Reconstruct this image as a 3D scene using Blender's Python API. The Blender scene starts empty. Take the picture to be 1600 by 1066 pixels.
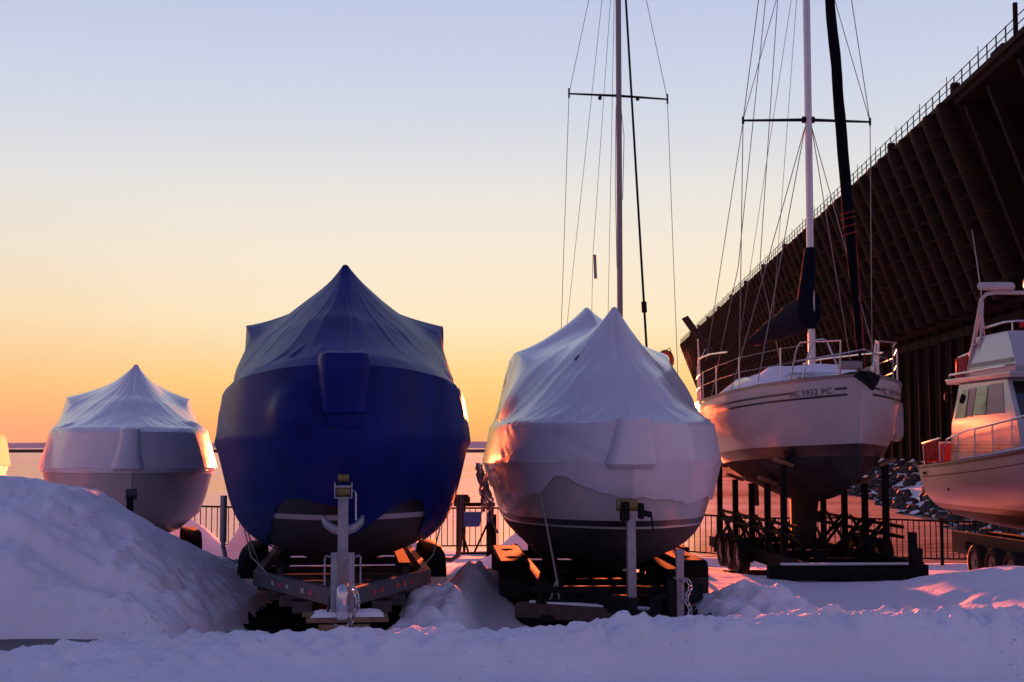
import bpy, bmesh, math, random
import numpy as np
from mathutils import Vector, Matrix, noise
R = math.radians
rng = random.Random(7)
sc = bpy.context.scene
col = sc.collection

# ------------------------------------------------------------------ camera
F_PX, CX, CY, HZ = 2222.0, 800.0, 533.0, 698.0
CAMZ = 2.1
PITCH = math.atan((HZ - CY) / F_PX)
cam_d = bpy.data.cameras.new('camera'); cam = bpy.data.objects.new('camera', cam_d); col.objects.link(cam)
cam.location = (0, 0, CAMZ); cam.rotation_euler = (math.pi / 2 + PITCH, 0, 0)
cam_d.sensor_width = 36.0; cam_d.lens = 36.0 * F_PX / 1600.0
cam_d.clip_start = 0.1; cam_d.clip_end = 20000
sc.camera = cam

def at(px, py, Y):
    a, b = (px - CX) / F_PX, (CY - py) / F_PX
    d = Vector((a, -math.sin(PITCH) * b + math.cos(PITCH), math.cos(PITCH) * b + math.sin(PITCH)))
    return Vector((0, 0, CAMZ)) + d * (Y / d.y)

# ------------------------------------------------------------------ light
SUN_EL, SUN_SLOPE = R(1.35), 0.040
EXPO = 2.5
sc.view_settings.view_transform = 'Standard'; sc.view_settings.look = 'None'
sc.view_settings.exposure = EXPO; sc.view_settings.gamma = 1.0; sc.view_settings.use_curve_mapping = False
sd = bpy.data.lights.new('sun', 'SUN'); so = bpy.data.objects.new('sun', sd); col.objects.link(so)
sd.energy = 4.0; sd.angle = R(0.53); sd.color = (1.0, 0.15, 0.045)
to_sun = Vector((SUN_SLOPE, 1, 0)).normalized() * math.cos(SUN_EL) + Vector((0, 0, math.sin(SUN_EL)))
so.rotation_euler = to_sun.to_track_quat('Z', 'Y').to_euler(); so.location = (0, 0, 60)

def lin(r, g, b):
    f = lambda c: (c / 255 / 12.92) if c <= 10 else ((c / 255 + 0.055) / 1.055) ** 2.4
    return (f(r), f(g), f(b), 1)

world = bpy.data.worlds.new('World'); sc.world = world; world.use_nodes = True
nt = world.node_tree; N = nt.nodes; LK = nt.links; N.clear()
out = N.new('ShaderNodeOutputWorld'); bg = N.new('ShaderNodeBackground')
bg.inputs['Strength'].default_value = 2 ** -EXPO
tc = N.new('ShaderNodeTexCoord'); nrm = N.new('ShaderNodeVectorMath'); nrm.operation = 'NORMALIZE'
LK.new(tc.outputs['Generated'], nrm.inputs[0])
sep = N.new('ShaderNodeSeparateXYZ'); LK.new(nrm.outputs[0], sep.inputs[0])
def ramp(stops):
    r = N.new('ShaderNodeValToRGB'); e = r.color_ramp.elements
    e[0].position = stops[0][0]; e[0].color = stops[0][1]
    e[1].position = stops[-1][0]; e[1].color = stops[-1][1]
    for p, c in stops[1:-1]:
        x = e.new(p); x.color = c
    LK.new(sep.outputs['Z'], r.inputs[0]); return r
hi = [(0.45, lin(138, 145, 198)), (0.7, lin(108, 112, 166)), (1.0, lin(96, 101, 156))]
front = ramp([(0.0, lin(250, 164, 126)), (0.018, lin(253, 178, 122)), (0.044, lin(253, 200, 134)), (0.089, lin(252, 223, 182)),
              (0.133, lin(241, 228, 208)), (0.176, lin(230, 228, 223)), (0.218, lin(215, 219, 229)), (0.26, lin(204, 211, 232)),
              (0.305, lin(192, 201, 230))] + hi)
nearsun = ramp([(0.0, lin(250, 172, 104)), (0.024, lin(253, 197, 114)), (0.05, lin(254, 215, 140)), (0.089, lin(254, 234, 198)),
              (0.133, lin(248, 234, 213)), (0.176, lin(234, 231, 224)), (0.218, lin(216, 220, 229)), (0.26, lin(204, 211, 232)),
              (0.305, lin(192, 201, 230))] + hi)
back = ramp([(0.0, lin(140, 118, 146)), (0.06, lin(182, 150, 170)), (0.15, lin(186, 162, 188)), (0.3, lin(154, 150, 186)), (0.55, lin(108, 112, 164)), (1.0, lin(96, 101, 156))])
# azimuth: how far the direction lies from the sun
flat = N.new('ShaderNodeCombineXYZ'); LK.new(sep.outputs['X'], flat.inputs[0]); LK.new(sep.outputs['Y'], flat.inputs[1])
fn = N.new('ShaderNodeVectorMath'); fn.operation = 'NORMALIZE'; LK.new(flat.outputs[0], fn.inputs[0])
dt = N.new('ShaderNodeVectorMath'); dt.operation = 'DOT_PRODUCT'; LK.new(fn.outputs[0], dt.inputs[0])
sv = Vector((SUN_SLOPE, 1, 0)).normalized(); dt.inputs[1].default_value = sv
def mrange(a, b):
    m = N.new('ShaderNodeMapRange'); m.interpolation_type = 'SMOOTHSTEP'
    m.inputs['From Min'].default_value = a; m.inputs['From Max'].default_value = b
    LK.new(dt.outputs['Value'], m.inputs['Value']); return m
m1, m2 = mrange(-0.35, 0.88), mrange(0.925, 1.0)
mx1 = N.new('ShaderNodeMixRGB'); LK.new(m2.outputs[0], mx1.inputs[0]); LK.new(front.outputs[0], mx1.inputs[1]); LK.new(nearsun.outputs[0], mx1.inputs[2])
mx2 = N.new('ShaderNodeMixRGB'); LK.new(m1.outputs[0], mx2.inputs[0]); LK.new(back.outputs[0], mx2.inputs[1]); LK.new(mx1.outputs[0], mx2.inputs[2])
sky = N.new('ShaderNodeTexSky'); sky.sky_type = 'NISHITA'; sky.sun_disc = False
sky.sun_elevation = SUN_EL; sky.sun_rotation = math.atan(SUN_SLOPE)
add = N.new('ShaderNodeMixRGB'); add.blend_type = 'ADD'; add.inputs[0].default_value = 0.0004
LK.new(mx2.outputs[0], add.inputs[1]); LK.new(sky.outputs[0], add.inputs[2])
LK.new(add.outputs[0], bg.inputs['Color']); LK.new(bg.outputs[0], out.inputs['Surface'])

# ------------------------------------------------------------------ materials
MATS = {}
def mat(name, c, rough=0.5, metal=0.0, var=0.12, vscale=6.0, bump=0.0, bscale=20.0, stretch=(1, 1, 1), coat=0.0, detail=4.0, spec=0.5, c2=None, transl=0.0):
    m = bpy.data.materials.new(name); m.use_nodes = True; t = m.node_tree; n = t.nodes; l = t.links
    b = n['Principled BSDF']; b.inputs['Roughness'].default_value = rough; b.inputs['Metallic'].default_value = metal
    b.inputs['Specular IOR Level'].default_value = spec
    if coat: b.inputs['Coat Weight'].default_value = coat; b.inputs['Coat Roughness'].default_value = 0.12
    co = n.new('ShaderNodeTexCoord'); mp = n.new('ShaderNodeMapping'); mp.inputs['Scale'].default_value = stretch
    l.new(co.outputs['Object'], mp.inputs[0])
    nz = n.new('ShaderNodeTexNoise'); nz.inputs['Scale'].default_value = vscale; nz.inputs['Detail'].default_value = detail
    l.new(mp.outputs[0], nz.inputs['Vector'])
    r = n.new('ShaderNodeValToRGB'); r.color_ramp.elements[0].position = 0.3; r.color_ramp.elements[1].position = 0.7
    lo = c2 if c2 else [x * (1 - var) for x in c[:3]]; hi = [min(1, x * (1 + var)) for x in c[:3]] if not c2 else c[:3]
    r.color_ramp.elements[0].color = (*lo[:3], 1); r.color_ramp.elements[1].color = (*hi[:3], 1)
    l.new(nz.outputs[0], r.inputs[0]); l.new(r.outputs[0], b.inputs['Base Color'])
    if bump:
        n2 = n.new('ShaderNodeTexNoise'); n2.inputs['Scale'].default_value = bscale; n2.inputs['Detail'].default_value = 6
        l.new(mp.outputs[0], n2.inputs['Vector'])
        bp = n.new('ShaderNodeBump'); bp.inputs['Strength'].default_value = bump; bp.inputs['Distance'].default_value = 0.02
        l.new(n2.outputs[0], bp.inputs['Height']); l.new(bp.outputs[0], b.inputs['Normal'])
    if transl:
        tr = n.new('ShaderNodeBsdfTranslucent'); tr.inputs[0].default_value = (*c[:3], 1)
        ms = n.new('ShaderNodeMixShader'); ms.inputs[0].default_value = transl
        l.new(b.outputs[0], ms.inputs[1]); l.new(tr.outputs[0], ms.inputs[2]); l.new(ms.outputs[0], n['Material Output'].inputs['Surface'])
    MATS[name] = m; return m

M_snow = mat('snow', (0.80, 0.80, 0.83), 0.7, var=0.05, vscale=1.3, bump=0.9, bscale=11, spec=0.25)
def snow_grit(m):
    t = m.node_tree; n = t.nodes; l = t.links; b = n['Principled BSDF']; src = b.inputs['Base Color'].links[0].from_socket
    co = n.new('ShaderNodeTexCoord'); g = n.new('ShaderNodeTexNoise'); g.inputs['Scale'].default_value = 30; g.inputs['Detail'].default_value = 5; l.new(co.outputs['Object'], g.inputs['Vector'])
    p = n.new('ShaderNodeTexNoise'); p.inputs['Scale'].default_value = 0.9; p.inputs['Detail'].default_value = 3; l.new(co.outputs['Object'], p.inputs['Vector'])
    a = n.new('ShaderNodeMath'); a.operation = 'MULTIPLY_ADD'; a.inputs[1].default_value = 0.45; l.new(p.outputs[0], a.inputs[0]); l.new(g.outputs[0], a.inputs[2])
    r = n.new('ShaderNodeMapRange'); r.inputs['From Min'].default_value = 0.88; r.inputs['From Max'].default_value = 1.02; r.inputs['To Max'].default_value = 0.6; l.new(a.outputs[0], r.inputs['Value'])
    mx = n.new('ShaderNodeMixRGB'); mx.inputs[2].default_value = (0.24, 0.21, 0.20, 1); l.new(r.outputs[0], mx.inputs[0]); l.new(src, mx.inputs[1]); l.new(mx.outputs[0], b.inputs['Base Color'])
snow_grit(M_snow)
M_dark_sheet = mat('dark matt sheet', (0.016, 0.014, 0.013), 0.95, var=0.5, vscale=14, bump=0.8, bscale=40, spec=0.0)
M_carpet = mat('dark bunk carpet', (0.016, 0.016, 0.018), 0.95, var=0.2, vscale=30, spec=0.05)
M_capsnow = mat('cap snow', (0.80, 0.80, 0.83), 0.7, var=0.03, bump=0.4, bscale=18, spec=0.25)
M_asph = mat('asphalt', (0.035, 0.033, 0.033), 0.45, var=0.3, vscale=20, bump=0.3, bscale=90)
M_white = mat('white shrink wrap', (0.58, 0.58, 0.62), 0.20, var=0.06, vscale=1.2, bump=0.42, bscale=3.2, stretch=(1.6, 1, 0.7), spec=0.22)
M_blue = mat('blue shrink wrap', (0.006, 0.014, 0.130), 0.42, var=0.25, vscale=1.6, bump=0.40, bscale=3.2, stretch=(1.6, 1, 0.7), spec=0.10)
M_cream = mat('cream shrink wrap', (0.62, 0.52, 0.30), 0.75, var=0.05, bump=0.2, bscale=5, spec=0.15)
M_gelw = mat('white gelcoat', (0.42, 0.42, 0.43), 0.22, var=0.05, vscale=0.9, bump=0.02, bscale=3, coat=0.12)
M_gelp = mat('off white gelcoat', (0.37, 0.35, 0.36), 0.28, var=0.07, vscale=1.1, bump=0.03, bscale=3, coat=0.1)
M_anti = mat('dark antifouling', (0.022, 0.022, 0.026), 0.7, var=0.3, vscale=3)
M_antig = mat('grey antifouling', (0.045, 0.047, 0.052), 0.85, var=0.25, vscale=2.5, c2=(0.024, 0.025, 0.029), spec=0.1)
M_boot = mat('black boot stripe', (0.014, 0.014, 0.018), 0.35, var=0.1)
M_navy = mat('navy canvas', (0.006, 0.007, 0.018), 0.9, spec=0.04, var=0.25, vscale=9, bump=0.5, bscale=14)
M_black = mat('black canvas', (0.004, 0.0045, 0.007), 0.9, spec=0.04, var=0.25, vscale=9, bump=0.4, bscale=14)
M_alum = mat('anodised aluminium', (0.52, 0.52, 0.56), 0.38, metal=0.6, var=0.06, vscale=4)
M_alumd = mat('dull aluminium mast', (0.20, 0.18, 0.19), 0.42, metal=0.5, var=0.08, vscale=4)
M_steel = mat('stainless tube', (0.55, 0.55, 0.57), 0.2, metal=0.9, var=0.04)
M_wire = mat('rigging wire', (0.20, 0.19, 0.20), 0.4, metal=0.6, var=0.1)
M_galv = mat('galvanised steel', (0.27, 0.275, 0.30), 0.45, metal=0.5, var=0.14, vscale=14, bump=0.06, bscale=60)
M_galvd = mat('dull galvanised frame', (0.085, 0.085, 0.095), 0.6, spec=0.2, var=0.2, vscale=14, bump=0.08, bscale=60)
M_bsteel = mat('black painted steel', (0.012, 0.012, 0.013), 0.8, spec=0.08, var=0.3, vscale=9, bump=0.1, bscale=50)
M_rust = mat('rusty steel', (0.055, 0.030, 0.022), 0.7, var=0.3, vscale=8, bump=0.15, bscale=40)
M_tyre = mat('tyre rubber', (0.012, 0.012, 0.013), 0.75, var=0.2, bump=0.2, bscale=60)
M_rim = mat('wheel rim', (0.22, 0.22, 0.24), 0.4, metal=0.6, var=0.15)
M_wood = mat('weathered timber', (0.20, 0.12, 0.065), 0.8, var=0.3, vscale=5, stretch=(1, 8, 8), bump=0.3, bscale=30)
M_yel = mat('yellow roller', (0.17, 0.125, 0.03), 0.5, var=0.15)
M_red = mat('red reflector', (0.50, 0.022, 0.015), 0.25, var=0.1)
M_redc = mat('red canvas', (0.24, 0.010, 0.010), 0.8, var=0.25, vscale=8, bump=0.5, bscale=16)
M_org = mat('orange buoy foam', (0.32, 0.045, 0.012), 0.6, var=0.15)
M_amb = mat('amber lamp', (0.55, 0.16, 0.01), 0.3, var=0.1)
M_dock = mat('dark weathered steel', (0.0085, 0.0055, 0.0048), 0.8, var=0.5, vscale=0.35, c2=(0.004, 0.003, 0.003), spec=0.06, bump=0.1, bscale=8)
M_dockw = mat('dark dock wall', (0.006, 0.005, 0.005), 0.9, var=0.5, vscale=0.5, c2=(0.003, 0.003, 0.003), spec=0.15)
M_rail = mat('dock railing steel', (0.012, 0.010, 0.010), 0.85, spec=0.1, var=0.2)
M_rock = mat('breakwater rock', (0.030, 0.026, 0.026), 0.85, var=0.4, vscale=2, bump=0.5, bscale=10)
M_hill = mat('distant shore', (0.80, 0.50, 0.47), 0.95, var=0.15, vscale=0.01)  # pink of the distant haze is put into this base colour
M_fence = mat('black fence paint', (0.008, 0.008, 0.008), 0.8, spec=0.05, var=0.2)
M_glass = mat('dark cabin glass', (0.010, 0.011, 0.013), 0.06, var=0.1, spec=0.8)
M_tan = mat('cream curtain panel', (0.55, 0.48, 0.34), 0.7, var=0.08)
M_brown = mat('brown stripe', (0.09, 0.04, 0.03), 0.4, var=0.1)
M_solar = mat('solar cell', (0.012, 0.016, 0.035), 0.15, var=0.2, spec=0.7)
M_tub = mat('blue plastic', (0.015, 0.06, 0.24), 0.45, var=0.15)
M_rope = mat('grey rope', (0.30, 0.28, 0.27), 0.85, var=0.2, vscale=30)

# water: frozen bay, glossy ice with a thin dusting of snow
def water_mat():
    m = bpy.data.materials.new('bay ice'); m.use_nodes = True; t = m.node_tree; n = t.nodes; l = t.links
    b = n['Principled BSDF']; co = n.new('ShaderNodeTexCoord'); mp = n.new('ShaderNodeMapping'); mp.inputs['Scale'].default_value = (0.010, 0.045, 1)
    l.new(co.outputs['Object'], mp.inputs[0])
    nz = n.new('ShaderNodeTexNoise'); nz.inputs['Scale'].default_value = 1.0; nz.inputs['Detail'].default_value = 7; nz.inputs['Roughness'].default_value = 0.6
    l.new(mp.outputs[0], nz.inputs['Vector'])
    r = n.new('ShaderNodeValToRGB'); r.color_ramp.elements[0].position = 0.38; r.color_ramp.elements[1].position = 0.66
    r.color_ramp.elements[0].color = (0.24, 0.19, 0.15, 1); r.color_ramp.elements[1].color = (0.70, 0.56, 0.44, 1)  # warm tint puts the low sun's orange glow into the ice colour
    l.new(nz.outputs[0], r.inputs[0]); l.new(r.outputs[0], b.inputs['Base Color'])
    rr = n.new('ShaderNodeMapRange'); rr.inputs['From Min'].default_value = 0.38; rr.inputs['From Max'].default_value = 0.66
    rr.inputs['To Min'].default_value = 0.10; rr.inputs['To Max'].default_value = 0.30
    l.new(nz.outputs[0], rr.inputs['Value'])
    b.inputs['Specular IOR Level'].default_value = 0.2
    b.inputs['Coat Weight'].default_value = 0.74; b.inputs['Coat IOR'].default_value = 1.45
    l.new(rr.outputs[0], b.inputs['Coat Roughness']); b.inputs['Roughness'].default_value = 0.8
    mp2 = n.new('ShaderNodeMapping'); mp2.inputs['Scale'].default_value = (1.2, 2.2, 1); l.new(co.outputs['Object'], mp2.inputs[0])
    n2 = n.new('ShaderNodeTexNoise'); n2.inputs['Scale'].default_value = 1.0; n2.inputs['Detail'].default_value = 4; l.new(mp2.outputs[0], n2.inputs['Vector'])
    bp = n.new('ShaderNodeBump'); bp.inputs['Strength'].default_value = 1.0; bp.inputs['Distance'].default_value = 0.34
    l.new(n2.outputs[0], bp.inputs['Height']); l.new(bp.outputs[0], b.inputs['Normal'])
    gn = n.new('ShaderNodeNewGeometry'); l.new(gn.outputs['True Normal'], b.inputs['Coat Normal'])
    return m
M_water = water_mat()

# ------------------------------------------------------------------ mesh helpers
class MB:
    def __init__(s): s.v = []; s.f = []
    def add(s, vs, fs):
        o = len(s.v); s.v += [tuple(p) for p in vs]; s.f += [tuple(i + o for i in f) for f in fs]; return s
    def box(s, c, size, rot=None):
        x, y, z = [d / 2 for d in size]
        vs = [Vector(p) for p in ((-x,-y,-z),(x,-y,-z),(x,y,-z),(-x,y,-z),(-x,-y,z),(x,-y,z),(x,y,z),(-x,y,z))]
        if rot is not None: vs = [rot @ p for p in vs]
        c = Vector(c)
        return s.add([p + c for p in vs], [(0,3,2,1),(4,5,6,7),(0,1,5,4),(1,2,6,5),(2,3,7,6),(3,0,4,7)])
    def bar(s, a, b, w, h, up=(0, 0, 1)):
        a, b = Vector(a), Vector(b); d = b - a; L = d.length; d.normalize()
        up = Vector(up)
        if abs(d.dot(up)) > 0.98: up = Vector((0, 1, 0))
        x = d.cross(up).normalized(); z = x.cross(d)
        return s.box((a + b) / 2, (w, L, h), Matrix((x, d, z)).transposed())
    def tube(s, pts, r, n=8):
        pts = [Vector(p) for p in pts]; rs = r if isinstance(r, (list, tuple)) else [r] * len(pts)
        rings = []; prev = None
        for i, p in enumerate(pts):
            d = (pts[min(i + 1, len(pts) - 1)] - pts[max(i - 1, 0)]).normalized()
            if prev is None:
                x = d.orthogonal().normalized()
            else:
                x = (prev - d * prev.dot(d)); x = x.normalized() if x.length > 1e-6 else d.orthogonal().normalized()
            prev = x; y = d.cross(x)
            rings.append([p + (x * math.cos(2 * math.pi * k / n) + y * math.sin(2 * math.pi * k / n)) * rs[i] for k in range(n)])
        return s.rings(rings, cap=True)
    def rings(s, rings, cap=True):
        n = len(rings[0]); o = len(s.v)
        for r in rings: s.v += [tuple(p) for p in r]
        for i in range(len(rings) - 1):
            for k in range(n):
                s.f.append((o + i*n + k, o + i*n + (k+1) % n, o + (i+1)*n + (k+1) % n, o + (i+1)*n + k))
        if cap:
            s.f.append(tuple(o + k for k in range(n))[::-1]); s.f.append(tuple(o + (len(rings)-1)*n + k for k in range(n)))
        return s
    def grid(s, rows):
        n = len(rows[0]); o = len(s.v)
        for r in rows: s.v += [tuple(p) for p in r]
        for i in range(len(rows) - 1):
            for k in range(n - 1):
                s.f.append((o + i*n + k, o + i*n + k + 1, o + (i+1)*n + k + 1, o + (i+1)*n + k))
        return s
    def prism(s, poly, a, b, axis='x'):
        """poly: list of 2-D points; extruded from a to b along axis"""
        def P(p, t):
            return (t, p[0], p[1]) if axis == 'x' else ((p[0], t, p[1]) if axis == 'y' else (p[0], p[1], t))
        n = len(poly)
        return s.add([P(p, a) for p in poly] + [P(p, b) for p in poly],
                     [tuple(range(n)), tuple(range(2*n - 1, n - 1, -1))] + [(k, n + k, n + (k+1) % n, (k+1) % n) for k in range(n)])
    def cyl(s, a, b, r, n=16):
        return s.tube([a, b], r, n)
    def build(s, name, m, parent=None, smooth=35, bevel=0, merge=False, solid=0):
        me = bpy.data.meshes.new(name); me.from_pydata([tuple(p) for p in s.v], [], s.f)
        bm = bmesh.new(); bm.from_mesh(me)
        if merge: bmesh.ops.remove_doubles(bm, verts=bm.verts, dist=2e-4)
        bmesh.ops.recalc_face_normals(bm, faces=bm.faces); bm.to_mesh(me); bm.free()
        for mm in (m if isinstance(m, list) else [m]): me.materials.append(mm)
        if smooth:
            me.shade_smooth(); me.set_sharp_from_angle(angle=R(smooth))
        o = bpy.data.objects.new(name, me); col.objects.link(o)
        if parent: o.parent = parent
        if solid:
            sm = o.modifiers.new('solid', 'SOLIDIFY'); sm.thickness = solid; sm.offset = -1
        if bevel:
            bv = o.modifiers.new('bevel', 'BEVEL'); bv.width = bevel; bv.segments = 2; bv.limit_method = 'ANGLE'; bv.angle_limit = R(40)
        return o

def thing(name, label, cat, loc=(0, 0, 0), slope=0.0, group=None, kind=None):
    o = bpy.data.objects.new(name, None); col.objects.link(o); o.empty_display_size = 0.3
    o.location = loc; o.rotation_euler = (0, 0, -math.atan(slope))
    return tag(o, label, cat, group, kind)
def tag(o, label=None, cat=None, group=None, kind=None):
    if label: o['label'] = label
    if cat: o['category'] = cat
    if group: o['group'] = group
    if kind: o['kind'] = kind
    return o
def struct(o): o['kind'] = 'structure'; return o
def dup(o, parent, loc=None, rot=None):
    c = o.copy(); col.objects.link(c); c.parent = parent
    if loc is not None: c.location = loc
    if rot is not None: c.rotation_euler = rot
    for ch in list(o.children):
        d = ch.copy(); col.objects.link(d); d.parent = c
    return c

def pchip(tab):
    """monotone cubic through (x, y) pairs"""
    xs = [float(a[0]) for a in tab]; ys = [float(a[1]) for a in tab]; n = len(xs)
    h = [xs[i+1] - xs[i] for i in range(n-1)]; d = [(ys[i+1] - ys[i]) / h[i] for i in range(n-1)]
    m = [d[0]] + [0 if d[i-1]*d[i] <= 0 else 2*d[i-1]*d[i]/(d[i-1]+d[i]) for i in range(1, n-1)] + [d[-1]]
    def f(x):
        x = min(max(x, xs[0]), xs[-1]); i = 0
        while i < n - 2 and x > xs[i+1]: i += 1
        t = (x - xs[i]) / h[i]; t2, t3 = t*t, t*t*t
        return (2*t3-3*t2+1)*ys[i] + (t3-2*t2+t)*h[i]*m[i] + (-2*t3+3*t2)*ys[i+1] + (t3-t2)*h[i]*m[i+1]
    return f
def table(keys, vals): return pchip(list(zip(keys, vals)))
def sstep(a, b, x):
    t = min(max((x - a) / (b - a), 0), 1); return t * t * (3 - 2 * t)
def fnoise(x, y, z): return noise.noise(Vector((x, y, z)))

# numpy value noise for the snow field
_g = np.random.RandomState(11).rand(512, 512)
def vnoise(x, y):
    xi = np.floor(x).astype(int); yi = np.floor(y).astype(int); fx = x - xi; fy = y - yi
    fx = fx*fx*(3-2*fx); fy = fy*fy*(3-2*fy); a = lambda i, j: _g[i % 512, j % 512]
    return (a(xi, yi)*(1-fx) + a(xi+1, yi)*fx)*(1-fy) + (a(xi, yi+1)*(1-fx) + a(xi+1, yi+1)*fx)*fy - 0.5
def fbm(x, y, s, o=4):
    r = 0; amp = 1
    for k in range(o):
        r = r + amp * vnoise(x*s + 17*k, y*s + 31*k); s *= 2.03; amp *= 0.5
    return r
def nst(a, b, x):
    t = np.clip((x - a) / (b - a), 0, 1); return t*t*(3-2*t)

# ------------------------------------------------------------------ snow ground
def chunks(x, y, s, p, seed):
    """broken lumps of ploughed snow: half-buried rounded clods on a jittered grid"""
    x = x / s; y = y / s; xi = np.floor(x).astype(int); yi = np.floor(y).astype(int); r = np.zeros_like(x)
    for di in (-1, 0, 1):
        for dj in (-1, 0, 1):
            i, j = xi + di, yi + dj
            h = lambda k: _g[(i * 7 + k * 13 + seed) % 512, (j * 11 + k * 29 + seed) % 512]
            rad = np.where(h(1) < p, 0.18 + 0.36 * h(2), 0.0)
            d2 = (x - i - h(3)) ** 2 + ((y - j - h(4)) * (0.8 + 0.5 * h(5))) ** 2
            r = np.maximum(r, np.sqrt(np.maximum(rad ** 2 - d2, 0)) * (0.5 + 0.6 * h(6)))
    return r * s
def ground_h(x, y):
    # general lie of the yard: level by the trailers, falling away to the fence
    yard = -0.14 * nst(2.5, 5.5, x) * nst(15, 21, y) - nst(22, 36, y) * (0.58 + 0.018 * np.clip(x, 0, 11))
    yard = yard + 0.06 * fbm(x, y, 0.35, 3) + 0.02 * fbm(x, y, 1.6, 3)
    # windrow ploughed along the road
    wob = 0.35 * fbm(x, y * 0, 0.30, 3)
    crest = np.interp(x, [-9, -4.6, -3.4, -1.2, 0.5, 3, 6], [0.22, 0.24, 0.36, 0.42, 0.50, 0.60, 0.66])
    yc = 12.4 + wob
    front = nst(11.72 + wob, 12.22 + wob, y)
    leftw = nst(-1.2, -3.2, x)                      # at the left the windrow spreads into a low lumpy apron
    front = front * (1 - leftw) + leftw * nst(9.6, 12.6, y)
    backf = 1 - nst(0.1, 3.6, y - yc)
    bank = (crest - 0.25) * front
    lump = (0.07 + 0.04 * leftw) * fbm(x, y, 1.3, 3) + 0.14 * np.abs(fbm(x + 9, y, 3.2, 3)) + 0.08 * fbm(x, y, 8.0, 3) + np.clip(0.55 + 1.6 * fbm(x + 40, y, 0.9, 3), 0.1, 1.3) * (0.75 * chunks(x, y, 0.26, 0.24, 3) + 0.85 * chunks(x, y, 0.13, 0.45, 9) + 0.8 * chunks(x, y, 0.075, 0.5, 21))
    road = 0.25 + 0.012 * fbm(x, y, 0.8, 3) + 0.006 * fbm(x * 0.4, y, 6, 2)
    z_front = road + bank + lump * front
    w = backf
    z = np.where(y < yc, z_front, yard * (1 - w) + (crest + lump) * w)
    # big pile at the left
    zc = np.interp(x, [-16, -9, -6.2, -5.2, -4.74, -4.28, -3.83, -3.52, -3.2, -2.7], [1.4, 1.70, 1.74, 1.60, 1.27, 1.00, 0.70, 0.46, 0.20, 0.0])
    up = 0.30 + 0.70 * 0
    t = (y - 13.75) / 3.1 + 0.10 * fbm(x, y, 0.8, 3)
    prof = 0.58 * nst(0.0, 0.42, t) + 0.20 * nst(0.5, 0.62, t) + 0.22 * nst(0.62, 1.0, t)
    prof = prof * (1 - nst(17.4, 23.5, y))
    pile = zc * prof + (0.22 * fbm(x, y, 0.9, 3) + 0.15 * np.abs(fbm(x + 4, y, 2.2, 3)) + 0.07 * fbm(x, y, 9, 3) + 0.5 * chunks(x, y, 0.30, 0.16, 31) + 0.5 * chunks(x, y, 0.12, 0.35, 17)) * np.clip(zc * prof * 2.5, 0, 1) * (0.35 + 0.65 * nst(1.3, 0.8, t))
    z = np.maximum(z, pile - 1.5 * (1 - np.clip(zc * prof * 5, 0, 1)))
    # mound between the blue and the white boat, and one beside the white boat's trailer
    m1 = 0.24 * np.exp(-((x + 0.52 - 0.03 * (y - 20)) / 0.30) ** 2 - ((y - 20.6) / 2.2) ** 2)
    m2 = 0.42 * np.exp(-((x - 2.95) / 0.75) ** 2 - ((y - 17.3) / 1.6) ** 2)
    m3 = 0.46 * nst(22.5, 15.2, y) * np.exp(-((x + 0.85 - 0.05 * (y - 18)) / 0.42) ** 4) * nst(13.5, 15.5, y)
    z = z + (m1 + m2 + m3) * (1 + 0.9 * fbm(x, y, 1.6, 4)) + (0.12 * np.abs(fbm(x, y * 0.6, 4.5, 4)) + 0.4 * chunks(x, y, 0.16, 0.3, 44)) * np.clip((m1 + m2) / 0.2, 0, 1)
    z = z + 0.58 * nst(25.0, 19.0, y) * nst(4.8, 6.8, x) * nst(13.5, 15.5, y) * (1 + 0.25 * fbm(x, y, 1.1, 3))
    # unseen snow ridges added behind three boats to block the sun; fence-foot drift
    z = z + 2.3 * np.exp(-((x + 4.0) / 1.75) ** 4 - ((y - 30.8) / 1.5) ** 2) * (1 + 0.25 * fbm(x, y, 0.9, 3)) + 1.0 * np.exp(-((x + 7.8) / 1.4) ** 4 - ((y - 31.5) / 1.2) ** 2) + 0.80 * np.exp(-((x - 1.0) / 1.3) ** 4 - ((y - 28.6) / 1.3) ** 2)
    z = z + (0.06 + 0.12 * fbm(x, y, 0.6, 3)) * np.exp(-((y - 36.3) / 0.8) ** 2)
    z = z - 0.09 * np.exp(-((y - 11.66 - wob) / 0.05) ** 2) * np.clip(fbm(x, y * 0, 2.2, 4) * 2.5 + 0.35, 0, 1) * (1 - leftw)
    # hollow dug round the blue trailer's tongue
    z = z - 0.22 * np.exp(-((x + 1.72) / 0.95) ** 2 - ((y - 15.6) / 1.5) ** 2)
    z = z - 0.16 * np.exp(-((x - 1.25) / 1.2) ** 2 - ((y - 17.0) / 1.6) ** 2)
    # bare wet asphalt beside the pile
    z = z - 0.45 * np.exp(-((x + 5.35 + 0.25 * fbm(x, y, 1.5, 2)) / 1.05) ** 4 - ((y - 13.62 - 0.09 * (x + 5.3) + 0.3 * fbm(x, y, 1.2, 3)) / 0.26) ** 2)
    # shore beyond the fence, and the bank running out to the ore dock on the right
    xs = 14.2 + (y - 40) * 0.13
    lake = nst(36.9, 40.0, y)
    land = nst(0.0, 9.0, x - xs)
    z = np.where(y > 36.9, z * (1 - lake) + lake * (-2.3 + 2.6 * land + 0.15 * fbm(x, y, 0.5, 3)), z)
    return z

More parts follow.
